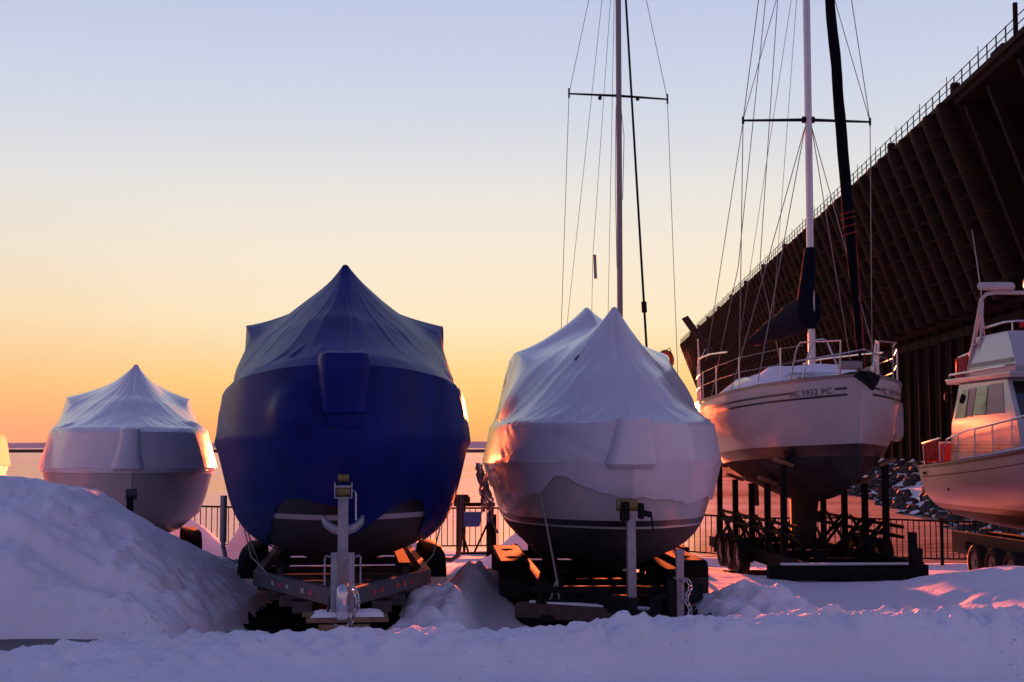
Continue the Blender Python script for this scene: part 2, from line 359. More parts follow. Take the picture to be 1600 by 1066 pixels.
def axis_pts(*segs):
    r = []
    for a, b, d in segs:
        n = max(1, int(round((b - a) / d))); r += [a + (b - a) * k / n for k in range(n)]
    return np.array(r + [segs[-1][1]])
gx = axis_pts((-70, -20, 5), (-20, -10, 0.5), (-10, 11, 0.042), (11, 20, 0.35), (20, 70, 2.0))
gy = axis_pts((-40, 0, 4), (0, 9.5, 0.5), (9.5, 14.5, 0.032), (14.5, 18.5, 0.05), (18.5, 26, 0.085), (26, 42, 0.25), (42, 130, 2.0), (130, 330, 10))
X, Y = np.meshgrid(gx, gy); Z = ground_h(X, Y)
me = bpy.data.meshes.new('snow_ground')
nx, ny = len(gx), len(gy)
vs = np.stack([X, Y, Z], -1).reshape(-1, 3)
idx = np.arange(nx * ny).reshape(ny, nx)
fs = np.stack([idx[:-1, :-1], idx[:-1, 1:], idx[1:, 1:], idx[1:, :-1]], -1).reshape(-1, 4)
me.vertices.add(len(vs)); me.vertices.foreach_set('co', vs.ravel())
me.loops.add(fs.size); me.loops.foreach_set('vertex_index', fs.ravel())
me.polygons.add(len(fs)); me.polygons.foreach_set('loop_start', np.arange(0, fs.size, 4)); me.polygons.foreach_set('loop_total', np.full(len(fs), 4))
me.update(calc_edges=True); me.validate(); me.shade_smooth(); me.materials.append(M_snow)
o = bpy.data.objects.new('snow_ground', me); col.objects.link(o); struct(o)
def gz(x, y): return float(ground_h(np.array([float(x)]), np.array([float(y)]))[0])

b = MB(); b.grid([[(-70, 2, 0.2), (70, 2, 0.2)], [(-70, 12.2, 0.2), (70, 12.2, 0.2)]]); b.grid([[(-9, 12.2, 0.2), (-4.0, 12.2, 0.2)], [(-9, 14.8, 0.2), (-4.0, 14.8, 0.2)]]); struct(b.build('road', M_asph))
# dark sheets draped over the low ground under the parked boats
def dark_sheet(cx0, slope, y0, y1, hw, seed):
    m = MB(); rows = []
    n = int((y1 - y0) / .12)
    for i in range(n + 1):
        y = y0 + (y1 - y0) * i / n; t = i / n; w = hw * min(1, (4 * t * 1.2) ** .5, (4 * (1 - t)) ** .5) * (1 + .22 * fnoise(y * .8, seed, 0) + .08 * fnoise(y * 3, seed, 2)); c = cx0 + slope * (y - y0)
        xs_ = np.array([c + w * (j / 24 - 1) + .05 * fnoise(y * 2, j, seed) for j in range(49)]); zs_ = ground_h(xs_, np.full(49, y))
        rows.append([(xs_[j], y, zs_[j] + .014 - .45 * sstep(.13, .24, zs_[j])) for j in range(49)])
    m.grid(rows); struct(m.build('ground_sheet', M_dark_sheet))
dark_sheet(-1.70, -.118, 14.2, 24.5, 1.12, 1); dark_sheet(1.45, -.047, 15.7, 26.5, 1.25, 4); dark_sheet(6.1, -.05, 24.0, 33.0, 1.3, 8); dark_sheet(-6.1, -.268, 21.2, 29.0, 1.2, 12); dark_sheet(10.7, -.05, 19.0, 30.0, 1.7, 15)
b = MB(); b.grid([[(-9000, 37.5, -1.5), (9000, 37.5, -1.5)], [(-9000, 16000, -1.5), (9000, 16000, -1.5)]]); struct(b.build('water', M_water))
# far shore
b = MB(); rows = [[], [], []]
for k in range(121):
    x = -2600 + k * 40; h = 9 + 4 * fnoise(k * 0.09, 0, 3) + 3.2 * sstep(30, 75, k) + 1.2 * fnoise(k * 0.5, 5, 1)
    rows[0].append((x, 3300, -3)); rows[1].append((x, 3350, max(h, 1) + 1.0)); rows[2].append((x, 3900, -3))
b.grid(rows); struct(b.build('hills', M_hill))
# breakwater
b = MB(); rows = [[] for _ in range(5)]
for k in range(241):
    x = -420 + k * 3.2; j = 0.3 * fnoise(k * 0.7, 2, 2)
    for i, (dy, z) in enumerate(((-3, -2), (-1.6, 0.15), (0, 0.45), (1.6, 0.2), (3, -2))):
        rows[i].append((x + fnoise(k, i, 4), 890 + dy + fnoise(k, i, 9), z + j))
b.grid(rows); o = b.build('breakwater', M_rock); tag(o, 'long low dark breakwater across the frozen bay', 'breakwater')

# ------------------------------------------------------------------ ore dock
dock = thing('ore_dock', 'huge dark ore dock with leaning chutes and a railed top deck', 'ore dock', (0, 0, 0), 0.0405)
DY0, DY1, DN = 93.0, 321.0, 40.0
def wall_x(z): return 25.0 + 4.9 * (25.0 - z) / 13.0
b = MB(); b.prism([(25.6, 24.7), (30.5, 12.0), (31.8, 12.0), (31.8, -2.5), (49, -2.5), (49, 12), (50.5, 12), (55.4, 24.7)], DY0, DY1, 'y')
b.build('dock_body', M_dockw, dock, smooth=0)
# one chute, copied along the face
def chute_mb():
    m = MB()
    prof = [(0.75, -1.32), (-0.10, -1.26), (-0.36, -1.0), (-0.50, -0.5), (-0.54, 0.0), (-0.50, 0.5), (-0.36, 1.0), (-0.10, 1.26), (0.75, 1.32)]
    rings = []
    for z in (24.95, 24.4, 18.0, 12.9, 12.15):
        k = 1.0 if z < 24.8 else 0.7
        rings.append([(wall_x(z) + px * k, py * k, z) for px, py in prof])
    m.rings(rings)
    return m
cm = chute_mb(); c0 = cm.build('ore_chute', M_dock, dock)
bnd = MB()
for i in range(8):
    z = 23.2 - i * 1.42
    bnd.box((wall_x(z) - 0.20, 0.0, z), (0.76, 3.64, 0.04))
bnd.build('chute_catwalk', M_rail, c0, smooth=0)  # catwalk levels running across each chute
c0.location = (0, DY0 + 2, 0)
n_ch = int((DY1 - DY0 - 4) / 3.66)
for k in range(1, n_ch + 1):
    dup(c0, dock, (0.05 * fnoise(k, 1, 1), DY0 + 2 + k * 3.66, 0.16 * fnoise(k * 1.7, 4, 2)))
# lower wall: columns, girts
b = MB()
y = DY0 - 1
while y < DY1:
    b.box((31.45, y, 5.0), (0.5, 0.30, 14.6)); y += 3.66
b.build('wall_columns', M_dock, dock, smooth=0)
b = MB(); b.box((31.55, (DY0 + DY1) / 2, 11.2), (0.6, DY1 - DY0, 0.7)); b.box((31.6, (DY0 + DY1) / 2, 0.2), (1.4, DY1 - DY0 - 1, 1.0)); b.build('wall_girder', M_dockw, dock, smooth=0)
# raking fender timbers along the foot, snow lying on them
b = MB(); s = MB()
b.bar((31.0, 0, 0.6), (27.9, -0.4, -1.7), 0.55, 0.5)
s.bar((30.9, 0, 0.92), (28.0, -0.4, -1.36), 0.5, 0.16)
fo = b.build('fender_timber', M_rock, dock, smooth=0); s.build('snow_cover', M_capsnow, fo, smooth=0)
fo.location = (0, 96, 0)
for k in range(1, 30): dup(fo, dock, (0, 96 + k * 4.2, 0))
# top deck, railing
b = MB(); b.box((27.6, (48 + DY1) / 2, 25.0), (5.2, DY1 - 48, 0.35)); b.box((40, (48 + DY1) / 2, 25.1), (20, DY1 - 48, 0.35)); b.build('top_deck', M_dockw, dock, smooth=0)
for k in range(5):
    z = 25.3 + 0.4 * (k % 2)
    b = MB(); b.box((26.6, 66 + k * 6.5, z), (1.6, 2.4, 0.8 + 0.3 * (k % 3))); b.build('hoist_housing', M_dockw, dock, smooth=0)
for k in range(12):
    b = MB(); b.box((25.9, 95 + k * 19 + 3 * fnoise(k, 0, 0), 25.7), (0.5, 0.6, 1.4 + 0.6 * fnoise(k, 3, 0))); b.build('winch_post', M_dockw, dock, smooth=0)
b = MB()
for z in (26.1, 25.62): b.tube([(25.05, 48, z), (25.05, DY1, z)], 0.035, 6)
y = 50.0; k = 0
while y < DY1:
    b.box((25.05, y, 25.6), (0.07, 0.07, 1.1))
    if k % 4 == 0: b.box((25.05, y, 26.3), (0.04, 0.04, 0.5))
    y += 1.83; k += 1
b.build('guard_rail', M_rail, dock, smooth=0)
b = MB(); b.box((25.05, 79.3, 26.0), (0.22, 0.22, 1.9)); b.build('mast_post', M_rail, dock, smooth=0)
# open steel bents at the landward end, with the approach stair
b = MB()
b.box((41, 70, 11.0), (14, 46, 26)); b.box((33.0, 70, 10.6), (1.0, 46, 25.0)); b.build('approach_wall', M_dockw, dock, smooth=0)
b = MB(); b.box((25.4, 70.5, 24.62), (0.3, 45, 0.4)); b.box((28.5, 70.5, 24.3), (0.5, 45, 1.0)); b.build('approach_girder', M_dockw, dock, smooth=0)
b = MB()
for y in (50, 56, 62, 68, 74, 80, 86, 91):
    b.bar((25.6, y, 24.0), (29.5, y, 13), 0.5, 0.5); b.bar((29.5, y, 13), (30.2, y, -1.5), 0.6, 0.6); b.bar((28.5, y, 24.0), (33, y, 18), 0.4, 0.4)
    b.bar((25.8, y, 23.6), (33, y, 23.6), 0.35, 0.5); b.bar((29.2, y, 13.2), (33, y, 13.2), 0.4, 0.5)
b.build('steel_bent', M_dockw, dock, smooth=0)
b = MB()
for k in range(26):
    b.box((27.3 + 0.13 * k, 79.5 + 0.28 * k * 0.2, 22.6 - 0.42 * k), (1.1, 0.32, 0.06))
b.bar((26.75, 79.4, 22.8), (30.2, 81.0, 11.8), 0.1, 0.3); b.bar((27.85, 79.4, 22.8), (31.2, 81.0, 11.8), 0.1, 0.3)
b.build('stairway', M_rail, dock, smooth=0)
b = MB(); b.prism([(33, -3), (33, 12), (34, 12), (34, -3)], 40, 93.5, 'y'); b.build('retaining_wall', M_dockw, dock, smooth=0)

# rocks on the shore by the dock, dusted with snow
b = MB(); s = MB()
for k in range(1300):
    y = 46 + 90 * rng.random() ** 1.3; x = 14.0 + (y - 40) * 0.13 + rng.uniform(0.2, 11)
    if x > 30.5 + 0.0405 * y: continue
    z = gz(x, y); r = rng.uniform(0.14, 0.28 + 0.4 * rng.random())
    rot = Matrix.Rotation(rng.uniform(0, 6), 3, 'Z') @ Matrix.Rotation(rng.uniform(-.4, .4), 3, 'X')
    pts = [Vector((math.cos(a) * r * rng.uniform(.8, 1.2), math.sin(a) * r * rng.uniform(.7, 1.1), h * r)) for h in (-.4, .35) for a in [i * math.pi / 3 for i in range(6)]]
    top = [p * 0.62 + Vector((0, 0, .42 * r)) for p in pts[6:]]
    allp = [rot @ p + Vector((x, y, z + 0.1)) for p in pts[:6]], [rot @ p + Vector((x, y, z + 0.1)) for p in pts[6:]], [rot @ p + Vector((x, y, z + 0.1)) for p in top]
    b.rings(list(allp))
    if rng.random() < 0.4:
        s.rings([[p + Vector((0, 0, .02)) for p in allp[2]], [(p - Vector((x, y, z + .1))) * 0.8 + Vector((x, y, z + .1 + .16 * r)) for p in allp[2]]])
o = b.build('riprap_rocks', M_rock, smooth=20); tag(o, 'dark shore rocks dusted with snow below the ore dock', 'rocks', kind='stuff')
s.build('snow_cover', M_capsnow, o)

# ------------------------------------------------------------------ railing fence along the quay
fence = thing('railing_fence', 'black picket railing with snow at its foot along the water behind the boats', 'fence', (0, 36, 0))
def fz(x): return gz(x, 36.0)
x = -20.4; bay = 2.4; first = None
while x < 16.5:
    za, zb = fz(x), fz(x + bay)
    m = MB(); m.box((x, 0, za + 0.56), (0.07, 0.07, 1.24)); m.box((x, 0, za + 1.2), (0.085, 0.085, 0.03)); m.build('post', M_fence, fence, smooth=0)
    m = MB()
    m.bar((x + .035, 0, za + 1.10), (x + bay - .035, 0, zb + 1.10), 0.05, 0.045); m.bar((x + .035, 0, za + 0.16), (x + bay - .035, 0, zb + 0.16), 0.04, 0.035)
    for k in range(1, 17):
        t = k / 17; zz = za + (zb - za) * t
        m.box((x + bay * t, 0, zz + 0.62), (0.022, 0.022, 0.94))
    m.build('picket_panel', M_fence, fence, smooth=0)
    x += bay

# steel frame with a blue tub by the fence
st = thing('steel_stand', 'black steel stand holding a blue plastic tub by the fence', 'stand', (at(738, 850, 34.6).x, 34.6, gz(-1, 34.6)))
m = MB()
for x in (-0.35, 0.42): m.box((x, 0, 0.62), (0.08, 0.08, 1.3))
m.box((0.05, 0, 1.25), (1.0, 0.09, 0.09)); m.box((0.05, 0, 0.08), (0.9, 0.08, 0.06)); m.bar((0.42, 0.1, 0.9), (0.05, 0.1, 0.1), 0.05, 0.05); m.bar((-0.35, 0.1, 0.9), (-0.1, 0.1, 0.1), 0.05, 0.05)
m.box((0.46, 0.35, 0.5), (0.24, 0.5, 1.0)); m.build('frame', M_bsteel, st, smooth=0, bevel=0.008)
m = MB(); m.rings([[(px * k - 0.08, py * k * 0.8, z) for px, py in ((-.28,-.2),(.28,-.2),(.3,0),(.28,.2),(-.28,.2),(-.3,0))] for z, k in ((0.72, .82), (0.76, .9), (1.02, 1.0), (1.05, 1.08), (1.07, 1.08))]); m.build('tub', M_tub, st, smooth=30)
m = MB(); m.box((-0.26, 0, 1.37), (0.42, 0.3, 0.14)); m.box((-0.26, 0, 1.46), (0.34, 0.24, 0.06)); m.build('control_box', M_bsteel, st, smooth=0, bevel=0.02)

# ------------------------------------------------------------------ hulls and shrink-wrap covers
class Hull:
    def __init__(s, L, beam, sheer, keel, kk=(1.35, 3.6), rake=0.6, fl=0.82):
        s.L, s.rake, s.fl = L, rake, fl
        s.B, s.zs, s.zb = pchip(beam), pchip(sheer), pchip(keel); s.kk = kk
    def pt(s, sg, q, side=1, off=0.0):
        k = s.kk[0] + (s.kk[1] - s.kk[0]) * sstep(0.0, 0.32, sg)
        u = s.B(sg) * (s.fl * (1 - (1 - q) ** k) + (1 - s.fl) * q ** 1.4) if q < 1 else s.B(sg)
        if off: u = u + off * min(1, sg / 0.01 + 0.3)
        y = s.L * sg + s.rake * (1 - q) ** 1.3 * (1 - sg) ** 3 - off * (1 - sstep(0, 0.1, sg))
        zb, zs = s.zb(sg), s.zs(sg)
        return Vector((side * u, y, zb + (zs - zb) * q))
    def q_of(s, sg, z):
        return min(max((z - s.zb(sg)) / (s.zs(sg) - s.zb(sg)), 0), 1)
    def zpt(s, sg, z, side=1, off=0.0): return s.pt(sg, s.q_of(sg, z), side, off)
def sig(n, p=1.8): return [(k / n) ** p for k in range(n + 1)]

def hull_mesh(H, name, mats, bands, parent, ncol=70, z_top=None, transom=True):
    """bands: list of (z function of sigma, material index) from the keel up"""
    m = MB(); fmat = []
    S = sig(ncol)
    levels = []
    for bi, (zf, mi) in enumerate(bands):
        n = 7 if bi == 0 else 4
        for k in range(n if bi < len(bands) - 1 else n + 1):
            levels.append((bi, k / n, mi))
    cols = [(-1, x) for x in reversed(S)] + [(1, x) for x in S[1:]]
    rows = []
    for bi, t, mi in levels:
        row = []
        for sd, x in cols:
            lo = H.zb(x) if bi == 0 else min(max(bands[bi - 1][0](x), H.zb(x)), H.zs(x))
            hi = min(max(bands[bi][0](x), H.zb(x)), H.zs(x))
            if bi == 0: tt = t ** 1.6
            else: tt = t
            row.append(H.zpt(x, lo + (hi - lo) * tt, sd))
        rows.append(row)
    n = len(cols); m.grid(rows)
    for i in range(len(rows) - 1): fmat += [levels[i][2]] * (n - 1)
    for i in range(len(rows) - 1):          # transom
        a, c, d, e = i * n, i * n + n - 1, (i + 1) * n + n - 1, (i + 1) * n
        m.f.append((a, c, d, e)); fmat.append(levels[i][2])
    m.f.append(tuple((len(rows) - 1) * n + k for k in range(n))); fmat.append(levels[-1][2])
    me = bpy.data.meshes.new(name); me.from_pydata([tuple(p) for p in m.v], [], m.f)
    for mm in mats: me.materials.append(mm)
    me.polygons.foreach_set('material_index', fmat)
    me.shade_smooth(); me.update()
    bm = bmesh.new(); bm.from_mesh(me); bmesh.ops.remove_doubles(bm, verts=bm.verts, dist=1e-4); bmesh.ops.recalc_face_normals(bm, faces=bm.faces); bm.to_mesh(me); bm.free()
    me.set_sharp_from_angle(angle=R(32))
    o = bpy.data.objects.new(name, me); col.objects.link(o); o.parent = parent
    return o

def cover_mesh(name, m_, parent, H, z0, bulge, l2, l3, l4, sags=(0.03, 0.08), wrinkle=1.0, seed=0, ncol=150, extra=None, crease=0.42, dents=None):
    """shrink-wrap: follows the hull from z0 up to the gunwale, then the rail line l2, the tent's waist l3 and the ridge l4"""
    S = sig(ncol, 1.9)
    cols = [(-1, x) for x in reversed(S)] + [(1, x) for x in S[1:]]
    grid = []
    for sd, x in cols:
        c = []
        zl = z0(x, sd); zg = H.zs(x)
        for k in range(13):
            t = k / 12; p = H.zpt(x, zl + (zg - zl) * t, sd, 0.035)
            if k == 12: p = p + Vector((sd * .016, 0, 0))
            c.append((p, 0.0, t))
        g = c[-1][0]
        e1 = Vector((sd * bulge[0](x), bulge[2](x) if len(bulge) > 2 else g.y, bulge[1](x))) if bulge else None
        P2 = Vector((sd * l2[0](x), l2[1](x), l2[2](x)))
        for q, nn in ((e1, 12), (P2, 3)):
            if q is None: continue
            a = c[-1][0]
            for k in range(1, nn + 1):
                t = k / nn; p = a.lerp(q, t); c.append((p, 0.5, t))
        P3 = Vector((sd * l3[0](x), l3[1](x), l3[2](x))); PU = l4[2](x) if len(l4) > 2 else 0.0; P4 = Vector((PU + sd * 0.045, l4[0](x), l4[1](x) - 0.03))
        w = 1 - sstep(crease - 0.12, crease, x)
        for k in range(1, 31):
            t = k / 15.0
            if t <= 1: plin = P2.lerp(P3, t)
            else: plin = P3.lerp(P4, t - 1)
            pq = P2 * ((t-1)*(t-2)/2) + P3 * (t*(2-t)) + P4 * (t*(t-1)/2)
            p = plin.lerp(pq, w)
            sag = sags[0] * 4 * t * (1 - t) if t <= 1 else sags[1] * 4 * (t-1) * (2-t)
            p = p + Vector((-sd * sag * 0.5, 0, -sag)) * (1 - 0.5 * w)
            c.append((p, 1.0, t / 2))
        c.append((Vector((PU + sd * 0.025, l4[0](x), l4[1](x) - 0.006)), 1.0, 1.0)); c.append((Vector((PU, l4[0](x), l4[1](x))), 1.0, 1.0))
        grid.append(c)
    nc, nr = len(grid), len(grid[0])
    P = [[grid[i][j][0].copy() for j in range(nr)] for i in range(nc)]
    jr = 28 if bulge else 16
    al = [0.0]
    for i in range(1, nc): al.append(al[-1] + (grid[i][jr][0] - grid[i-1][jr][0]).length)
    al = [a_ - al[nc // 2] for a_ in al]
    O = [[grid[i][j][0] for j in range(nr)] for i in range(nc)]
    for i in range(nc):
        sd, x = cols[i]
        for j in range(nr):
            kind, t = grid[i][j][1], grid[i][j][2]
            w_ = 1
            a = O[min(i+1, nc-1)][j] - O[max(i-1, 0)][j]
            while a.length < .05 and w_ < 12: w_ += 1; a = O[min(i+w_, nc-1)][j] - O[max(i-w_, 0)][j]
            bb = O[i][min(j+1, nr-1)] - O[i][max(j-1, 0)]
            n = a.cross(bb)
            if n.length < 1e-8: continue
            n.normalize(); p = grid[i][j][0]
            arc = al[i]
            if kind == 1.0:
                edge = math.exp(-((t - 0.05) / 0.12) ** 2)
                pl_ = max(0, fnoise(arc * 0.8 + seed * 3, t * 1.5, seed + 20) + .10)
                crz = (1 - min(1, abs(fnoise(arc * 0.9 + seed, 0.35 * t, seed + 40)) * 5)) ** 3
                d = 0.12 * pl_ * math.exp(-((t - 0.08) / 0.085) ** 2) * fnoise(arc * 8 + seed, t * 3, seed) + 0.014 * crz * math.sin(math.pi * min(1, t * 1.05))
                d += 0.012 * edge * fnoise(arc * 1.4 + seed, t * 2.5, seed) + 0.030 * math.sin(math.pi * t) * fnoise(arc * 0.55 + seed, t * 0.9, seed + 3)
                d += 0.014 * fnoise(p.x * 1.6 + seed, p.y * 1.2, p.z * 1.6) + 0.005 * math.sin(math.pi * min(1, t * 1.2)) * abs(fnoise(arc * 1.0 + p.z * 1.5, t * 3, seed + 8))
            elif kind == 0.5:
                pl_ = max(0, fnoise(arc * 0.7 + seed, 3, seed + 9) - .05)
                d = 0.010 * fnoise(arc * 1.2 + seed, t, seed + 5) + 0.09 * pl_ * fnoise(arc * 4 + t * 5, t * 7 + arc * 4, seed + 2)
                if dents:
                    for (dx, dz, dr, dd) in dents: d += dd * math.exp(-(((p.x - dx) ** 2 + (p.z - dz) ** 2) / dr ** 2) ** 2)
            else:
                d = 0.012 * fnoise(p.x * 1.4 + seed, p.y * 1.4, p.z * 1.4) + 0.012 * (1 - t) * fnoise(arc * 2.5, t * 2, seed + 2)
            P[i][j] = p + n * d * wrinkle
    m = MB(); m.grid([[P[i][j] for i in range(nc)] for j in range(nr)])
    for j in range(nr - 1):                  # flat stern panel
        a, c, d, e = j * nc, j * nc + nc - 1, (j + 1) * nc + nc - 1, (j + 1) * nc
        m.f.append((a, c, d, e))
    if extra: extra(m)
    return m.build(name, m_, parent, smooth=48, merge=True)

def pulpit_box(m, rings, n=28):
    """the wrapped bow pulpit standing proud of the tent: rings of (z, half width, front s, back s)"""
    rr = []
    for z, w, s0, s1 in rings:
        c, h = (s0 + s1) / 2, (s1 - s0) / 2; ring = []
        for k in range(n):
            a = 2 * math.pi * k / n; ca, sa = math.cos(a), math.sin(a)
            ex = 0.45
            ring.append((w[0] + w[1] * math.copysign(abs(sa) ** ex, sa) if isinstance(w, tuple) else w * math.copysign(abs(sa) ** ex, sa), c - h * math.copysign(abs(ca) ** 0.6, ca), z + 0.012 * fnoise(k, z * 5, 1)))
        rr.append(ring)
    m.rings(rr)

KEY = [0, .02, .06, .13, .25, .39, .58, .8, 1]
def T(*v): return table(KEY, v)
def const(c): return lambda x: c

GRP_B = 'shrink-wrapped boats laid up on trailers in the snow'
# --- the blue one
blue = thing('wrapped_boat', 'large motor boat sealed in dark blue shrink wrap on a silver trailer', 'boat', (-0.118 * 14.85, 14.85, 0), -0.118, GRP_B)
HB = Hull(9.4, list(zip(KEY, (0.0, .40, .80, 1.17, 1.44, 1.58, 1.57, 1.52, 1.42))), [(0, 2.20), (.2, 2.17), (.4, 2.13), (1, 2.05)],
          [(0, 1.25), (.04, 0.98), (.12, 0.78), (.3, 0.64), (1, 0.62)], (2.8, 6.6), 0.75)
zc = const
hull_mesh(HB, 'hull', [M_anti, M_gelp, M_boot], [(lambda x: 1.30, 0), (lambda x: 1.36, 1), (lambda x: 9, 2)], blue)
def z0_blue(x, sd):
    z = 1.06 + 0.34 * (1 - sstep(0.02, 0.2, x))
    z += 0.10 * sstep(0.45, 0.7, x)
    if sd > 0: z += -0.30 * math.exp(-((x - 0.022) / 0.022) ** 2) + 0.22 * math.exp(-((x - 0.10) / 0.05) ** 2)
    else: z += 0.16 * math.exp(-((x - 0.05) / 0.05) ** 2)
    return z - 0.22 * math.exp(-((x - 0.28) / 0.06) ** 2) * (1 if sd < 0 else 0.5) + 0.02 * fnoise(x * 30, sd, 2)
def blue_extra(m):
    pulpit_box(m, [(2.30, .215, -.06, .8), (2.38, .215, -.10, .8), (2.44, .225, -.12, .8), (2.455, .25, -.20, .8), (2.60, .255, -.24, .8), (2.85, .275, -.30, .8), (3.00, .285, -.33, .8), (3.06, .265, -.31, .8), (3.09, .18, -.2, .7)])
blue_cover = cover_mesh('shrink_wrap', M_blue, blue, HB, z0_blue,
    (T(0, .40, .80, 1.16, 1.42, 1.55, 1.55, 1.50, 1.40), T(2.96, 2.95, 2.92, 2.86, 2.77, 2.68, 2.62, 2.58, 2.55)),
    (T(0, .33, .68, 1.02, 1.28, 1.41, 1.44, 1.42, 1.36), (lambda x: 9.4 * x + 0.22 * (1 - sstep(0, .2, x))), T(3.08, 3.07, 3.04, 2.98, 2.91, 2.84, 2.79, 2.74, 2.70)),
    (T(0, .11, .27, .50, .82, 1.14, 1.40, 1.42, 1.35), T(1.72, 1.72, 1.8, 2.1, 2.8, 4.0, 5.45, 7.5, 9.35), T(3.62, 3.61, 3.58, 3.54, 3.50, 3.52, 3.82, 3.80, 3.70)),
    (T(3.3, 3.3, 3.3, 3.3, 3.3, 3.9, 5.3, 7.5, 9.35), T(4.43, 4.43, 4.43, 4.43, 4.43, 4.42, 4.42, 4.38, 4.25)),
    (0.02, 0.08), 1.0, 3.0, extra=blue_extra, crease=0.52, dents=[(-.50, 2.46, .25, .13)])
# --- the white one in the middle
whiteb = thing('wrapped_boat', 'white shrink-wrapped boat with two tent peaks and torn film on its side', 'boat', (1.42, 16.6, 0), -0.047, GRP_B)
HW = Hull(9.6, list(zip(KEY, (0.0, .37, .80, 1.18, 1.44, 1.55, 1.55, 1.50, 1.42))), [(0, 1.92), (.3, 1.88), (1, 1.80)],
          [(0, 0.95), (.03, 0.70), (.10, 0.55), (.3, 0.47), (1, 0.5)], (2.6, 6.8), 0.55)
wl = lambda x: 1.22 - 0.10 * x
hull_mesh(HW, 'hull', [M_anti, M_gelw, M_boot], [(lambda x: wl(x) - .10, 0), (lambda x: wl(x) - .075, 1), (lambda x: wl(x), 2), (lambda x: 9, 1)], whiteb)
def z0_w(x, sd):
    return 1.50 + 0.05 * fnoise(x * 22, sd * 3, 1) + 0.03 * fnoise(x * 90, sd, 4) - (0.10 if sd > 0 else 0) * sstep(.05, .2, x) + 0.25 * math.exp(-((x - .06) / .03) ** 2) * (1 if sd < 0 else -0.3)
def white_extra(m):
    pulpit_box(m, [(1.84, (-.02, .30), -.02, .9), (1.90, (-.02, .325), -.13, .9), (2.10, (0.0, .28), -.11, .9), (2.36, (0.02, .235), -.09, .9), (2.43, (0.02, .225), -.06, .9), (2.46, (0.02, .16), .05, .8)])
white_cover = cover_mesh('shrink_wrap', M_white, whiteb, HW, z0_w,
    (T(0, .35, .76, 1.13, 1.38, 1.49, 1.49, 1.44, 1.36), T(2.38, 2.38, 2.38, 2.38, 2.39, 2.40, 2.40, 2.36, 2.32)),
    (T(0, .32, .72, 1.08, 1.33, 1.44, 1.44, 1.39, 1.31), (lambda x: 9.6 * x + 0.12 * (1 - sstep(0, .2, x))), T(2.44, 2.44, 2.44, 2.44, 2.44, 2.45, 2.46, 2.42, 2.38)),
    (T(0, .10, .26, .48, .76, 1.00, 1.14, 1.2, 1.2), T(1.3, 1.3, 1.36, 1.6, 2.3, 3.6, 5.2, 7.5, 9.5), T(3.02, 3.02, 3.01, 3.00, 3.04, 3.26, 3.52, 3.15, 2.85)),
    (T(2.6, 2.6, 2.6, 2.6, 2.6, 4.0, 5.3, 7.5, 9.5), T(3.99, 3.99, 3.99, 3.99, 3.99, 3.86, 4.24, 3.9, 3.3), T(.09, .09, .09, .09, .09, .05, -.03, -.03, 0)),
    (0.02, 0.06), 1.0, 11.0, extra=white_extra, crease=0.5)
# torn film hanging on the sunward quarter
def torn(seed, n, s0, s1, ztop, drop):
    r = random.Random(seed)
    for k in range(n):
        m = MB()
        s = s0 + (s1 - s0) * (k + r.random() * .6) / n; p = HW.zpt(s / 9.6, ztop + r.uniform(-.15, .1), -1, .05)
        w = r.uniform(.12, .32); L = drop * r.uniform(.5, 1.0); rows = []
        for i in range(9):
            t = i / 8; row = []
            for j in range(5):
                q = j / 4 - .5
                row.append((p.x - 0.03 - 0.10 * abs(math.sin(t * 5 + k)) * r.uniform(.4, 1) + .05 * fnoise(j * 2, i * 1.3, k) + 0.14 * t * (1 if k % 2 else .4), p.y + q * w * (1 - .55 * t * r.random()) + .07 * fnoise(i, j, seed + k), p.z - L * t))
            rows.append(row)
        m.grid(rows); m.build('torn_film', M_white, whiteb, smooth=60, solid=0.004)
torn(5, 14, 3.2, 8.8, 1.75, .75)
torn(8, 6, 5.2, 9.0, 2.5, .8)
from mathutils.bvhtree import BVHTree
def patches(cover, name, m_, spots, parent, off=.006):
    me_ = cover.data; tree = BVHTree.FromPolygons([v.co.copy() for v in me_.vertices], [tuple(p.vertices) for p in me_.polygons])
    r = random.Random(len(spots))
    for (u, sy, z, rx, rz) in spots:
        m = MB(); c, n0, _, _ = tree.find_nearest(Vector((u, sy, z)))
        if c is None: continue
        tx = Vector((0, 0, 1)).cross(n0).normalized(); ty = n0.cross(tx); ring = []
        k_ = 14
        for i in range(k_):
            a = 2 * math.pi * i / k_; q = 1 + .45 * (r.random() - .5) * (0 if name == 'vent' else 2)
            p, n1, _, _ = tree.find_nearest(c + tx * math.cos(a) * rx * q + ty * math.sin(a) * rz * q)
            ring.append(p + (n1 if n1.dot(n0) > 0 else -n1) * off)
        m.add([c + n0 * off] + ring, [(0, 1 + i, 1 + (i + 1) % k_) for i in range(k_)]); m.build(name, m_, parent)
patches(white_cover, 'tear', M_anti, [(-1.15, 5.4, 3.3, .07, .16), (-1.2, 5.9, 3.0, .10, .20), (-1.25, 6.6, 3.15, .06, .14), (-1.3, 5.6, 2.75, .08, .10), (-1.2, 6.9, 2.8, .10, .18), (-.46, 2.2, 3.25, .035, .05), (-1.44, 5.2, 2.6, .05, .07)], whiteb)
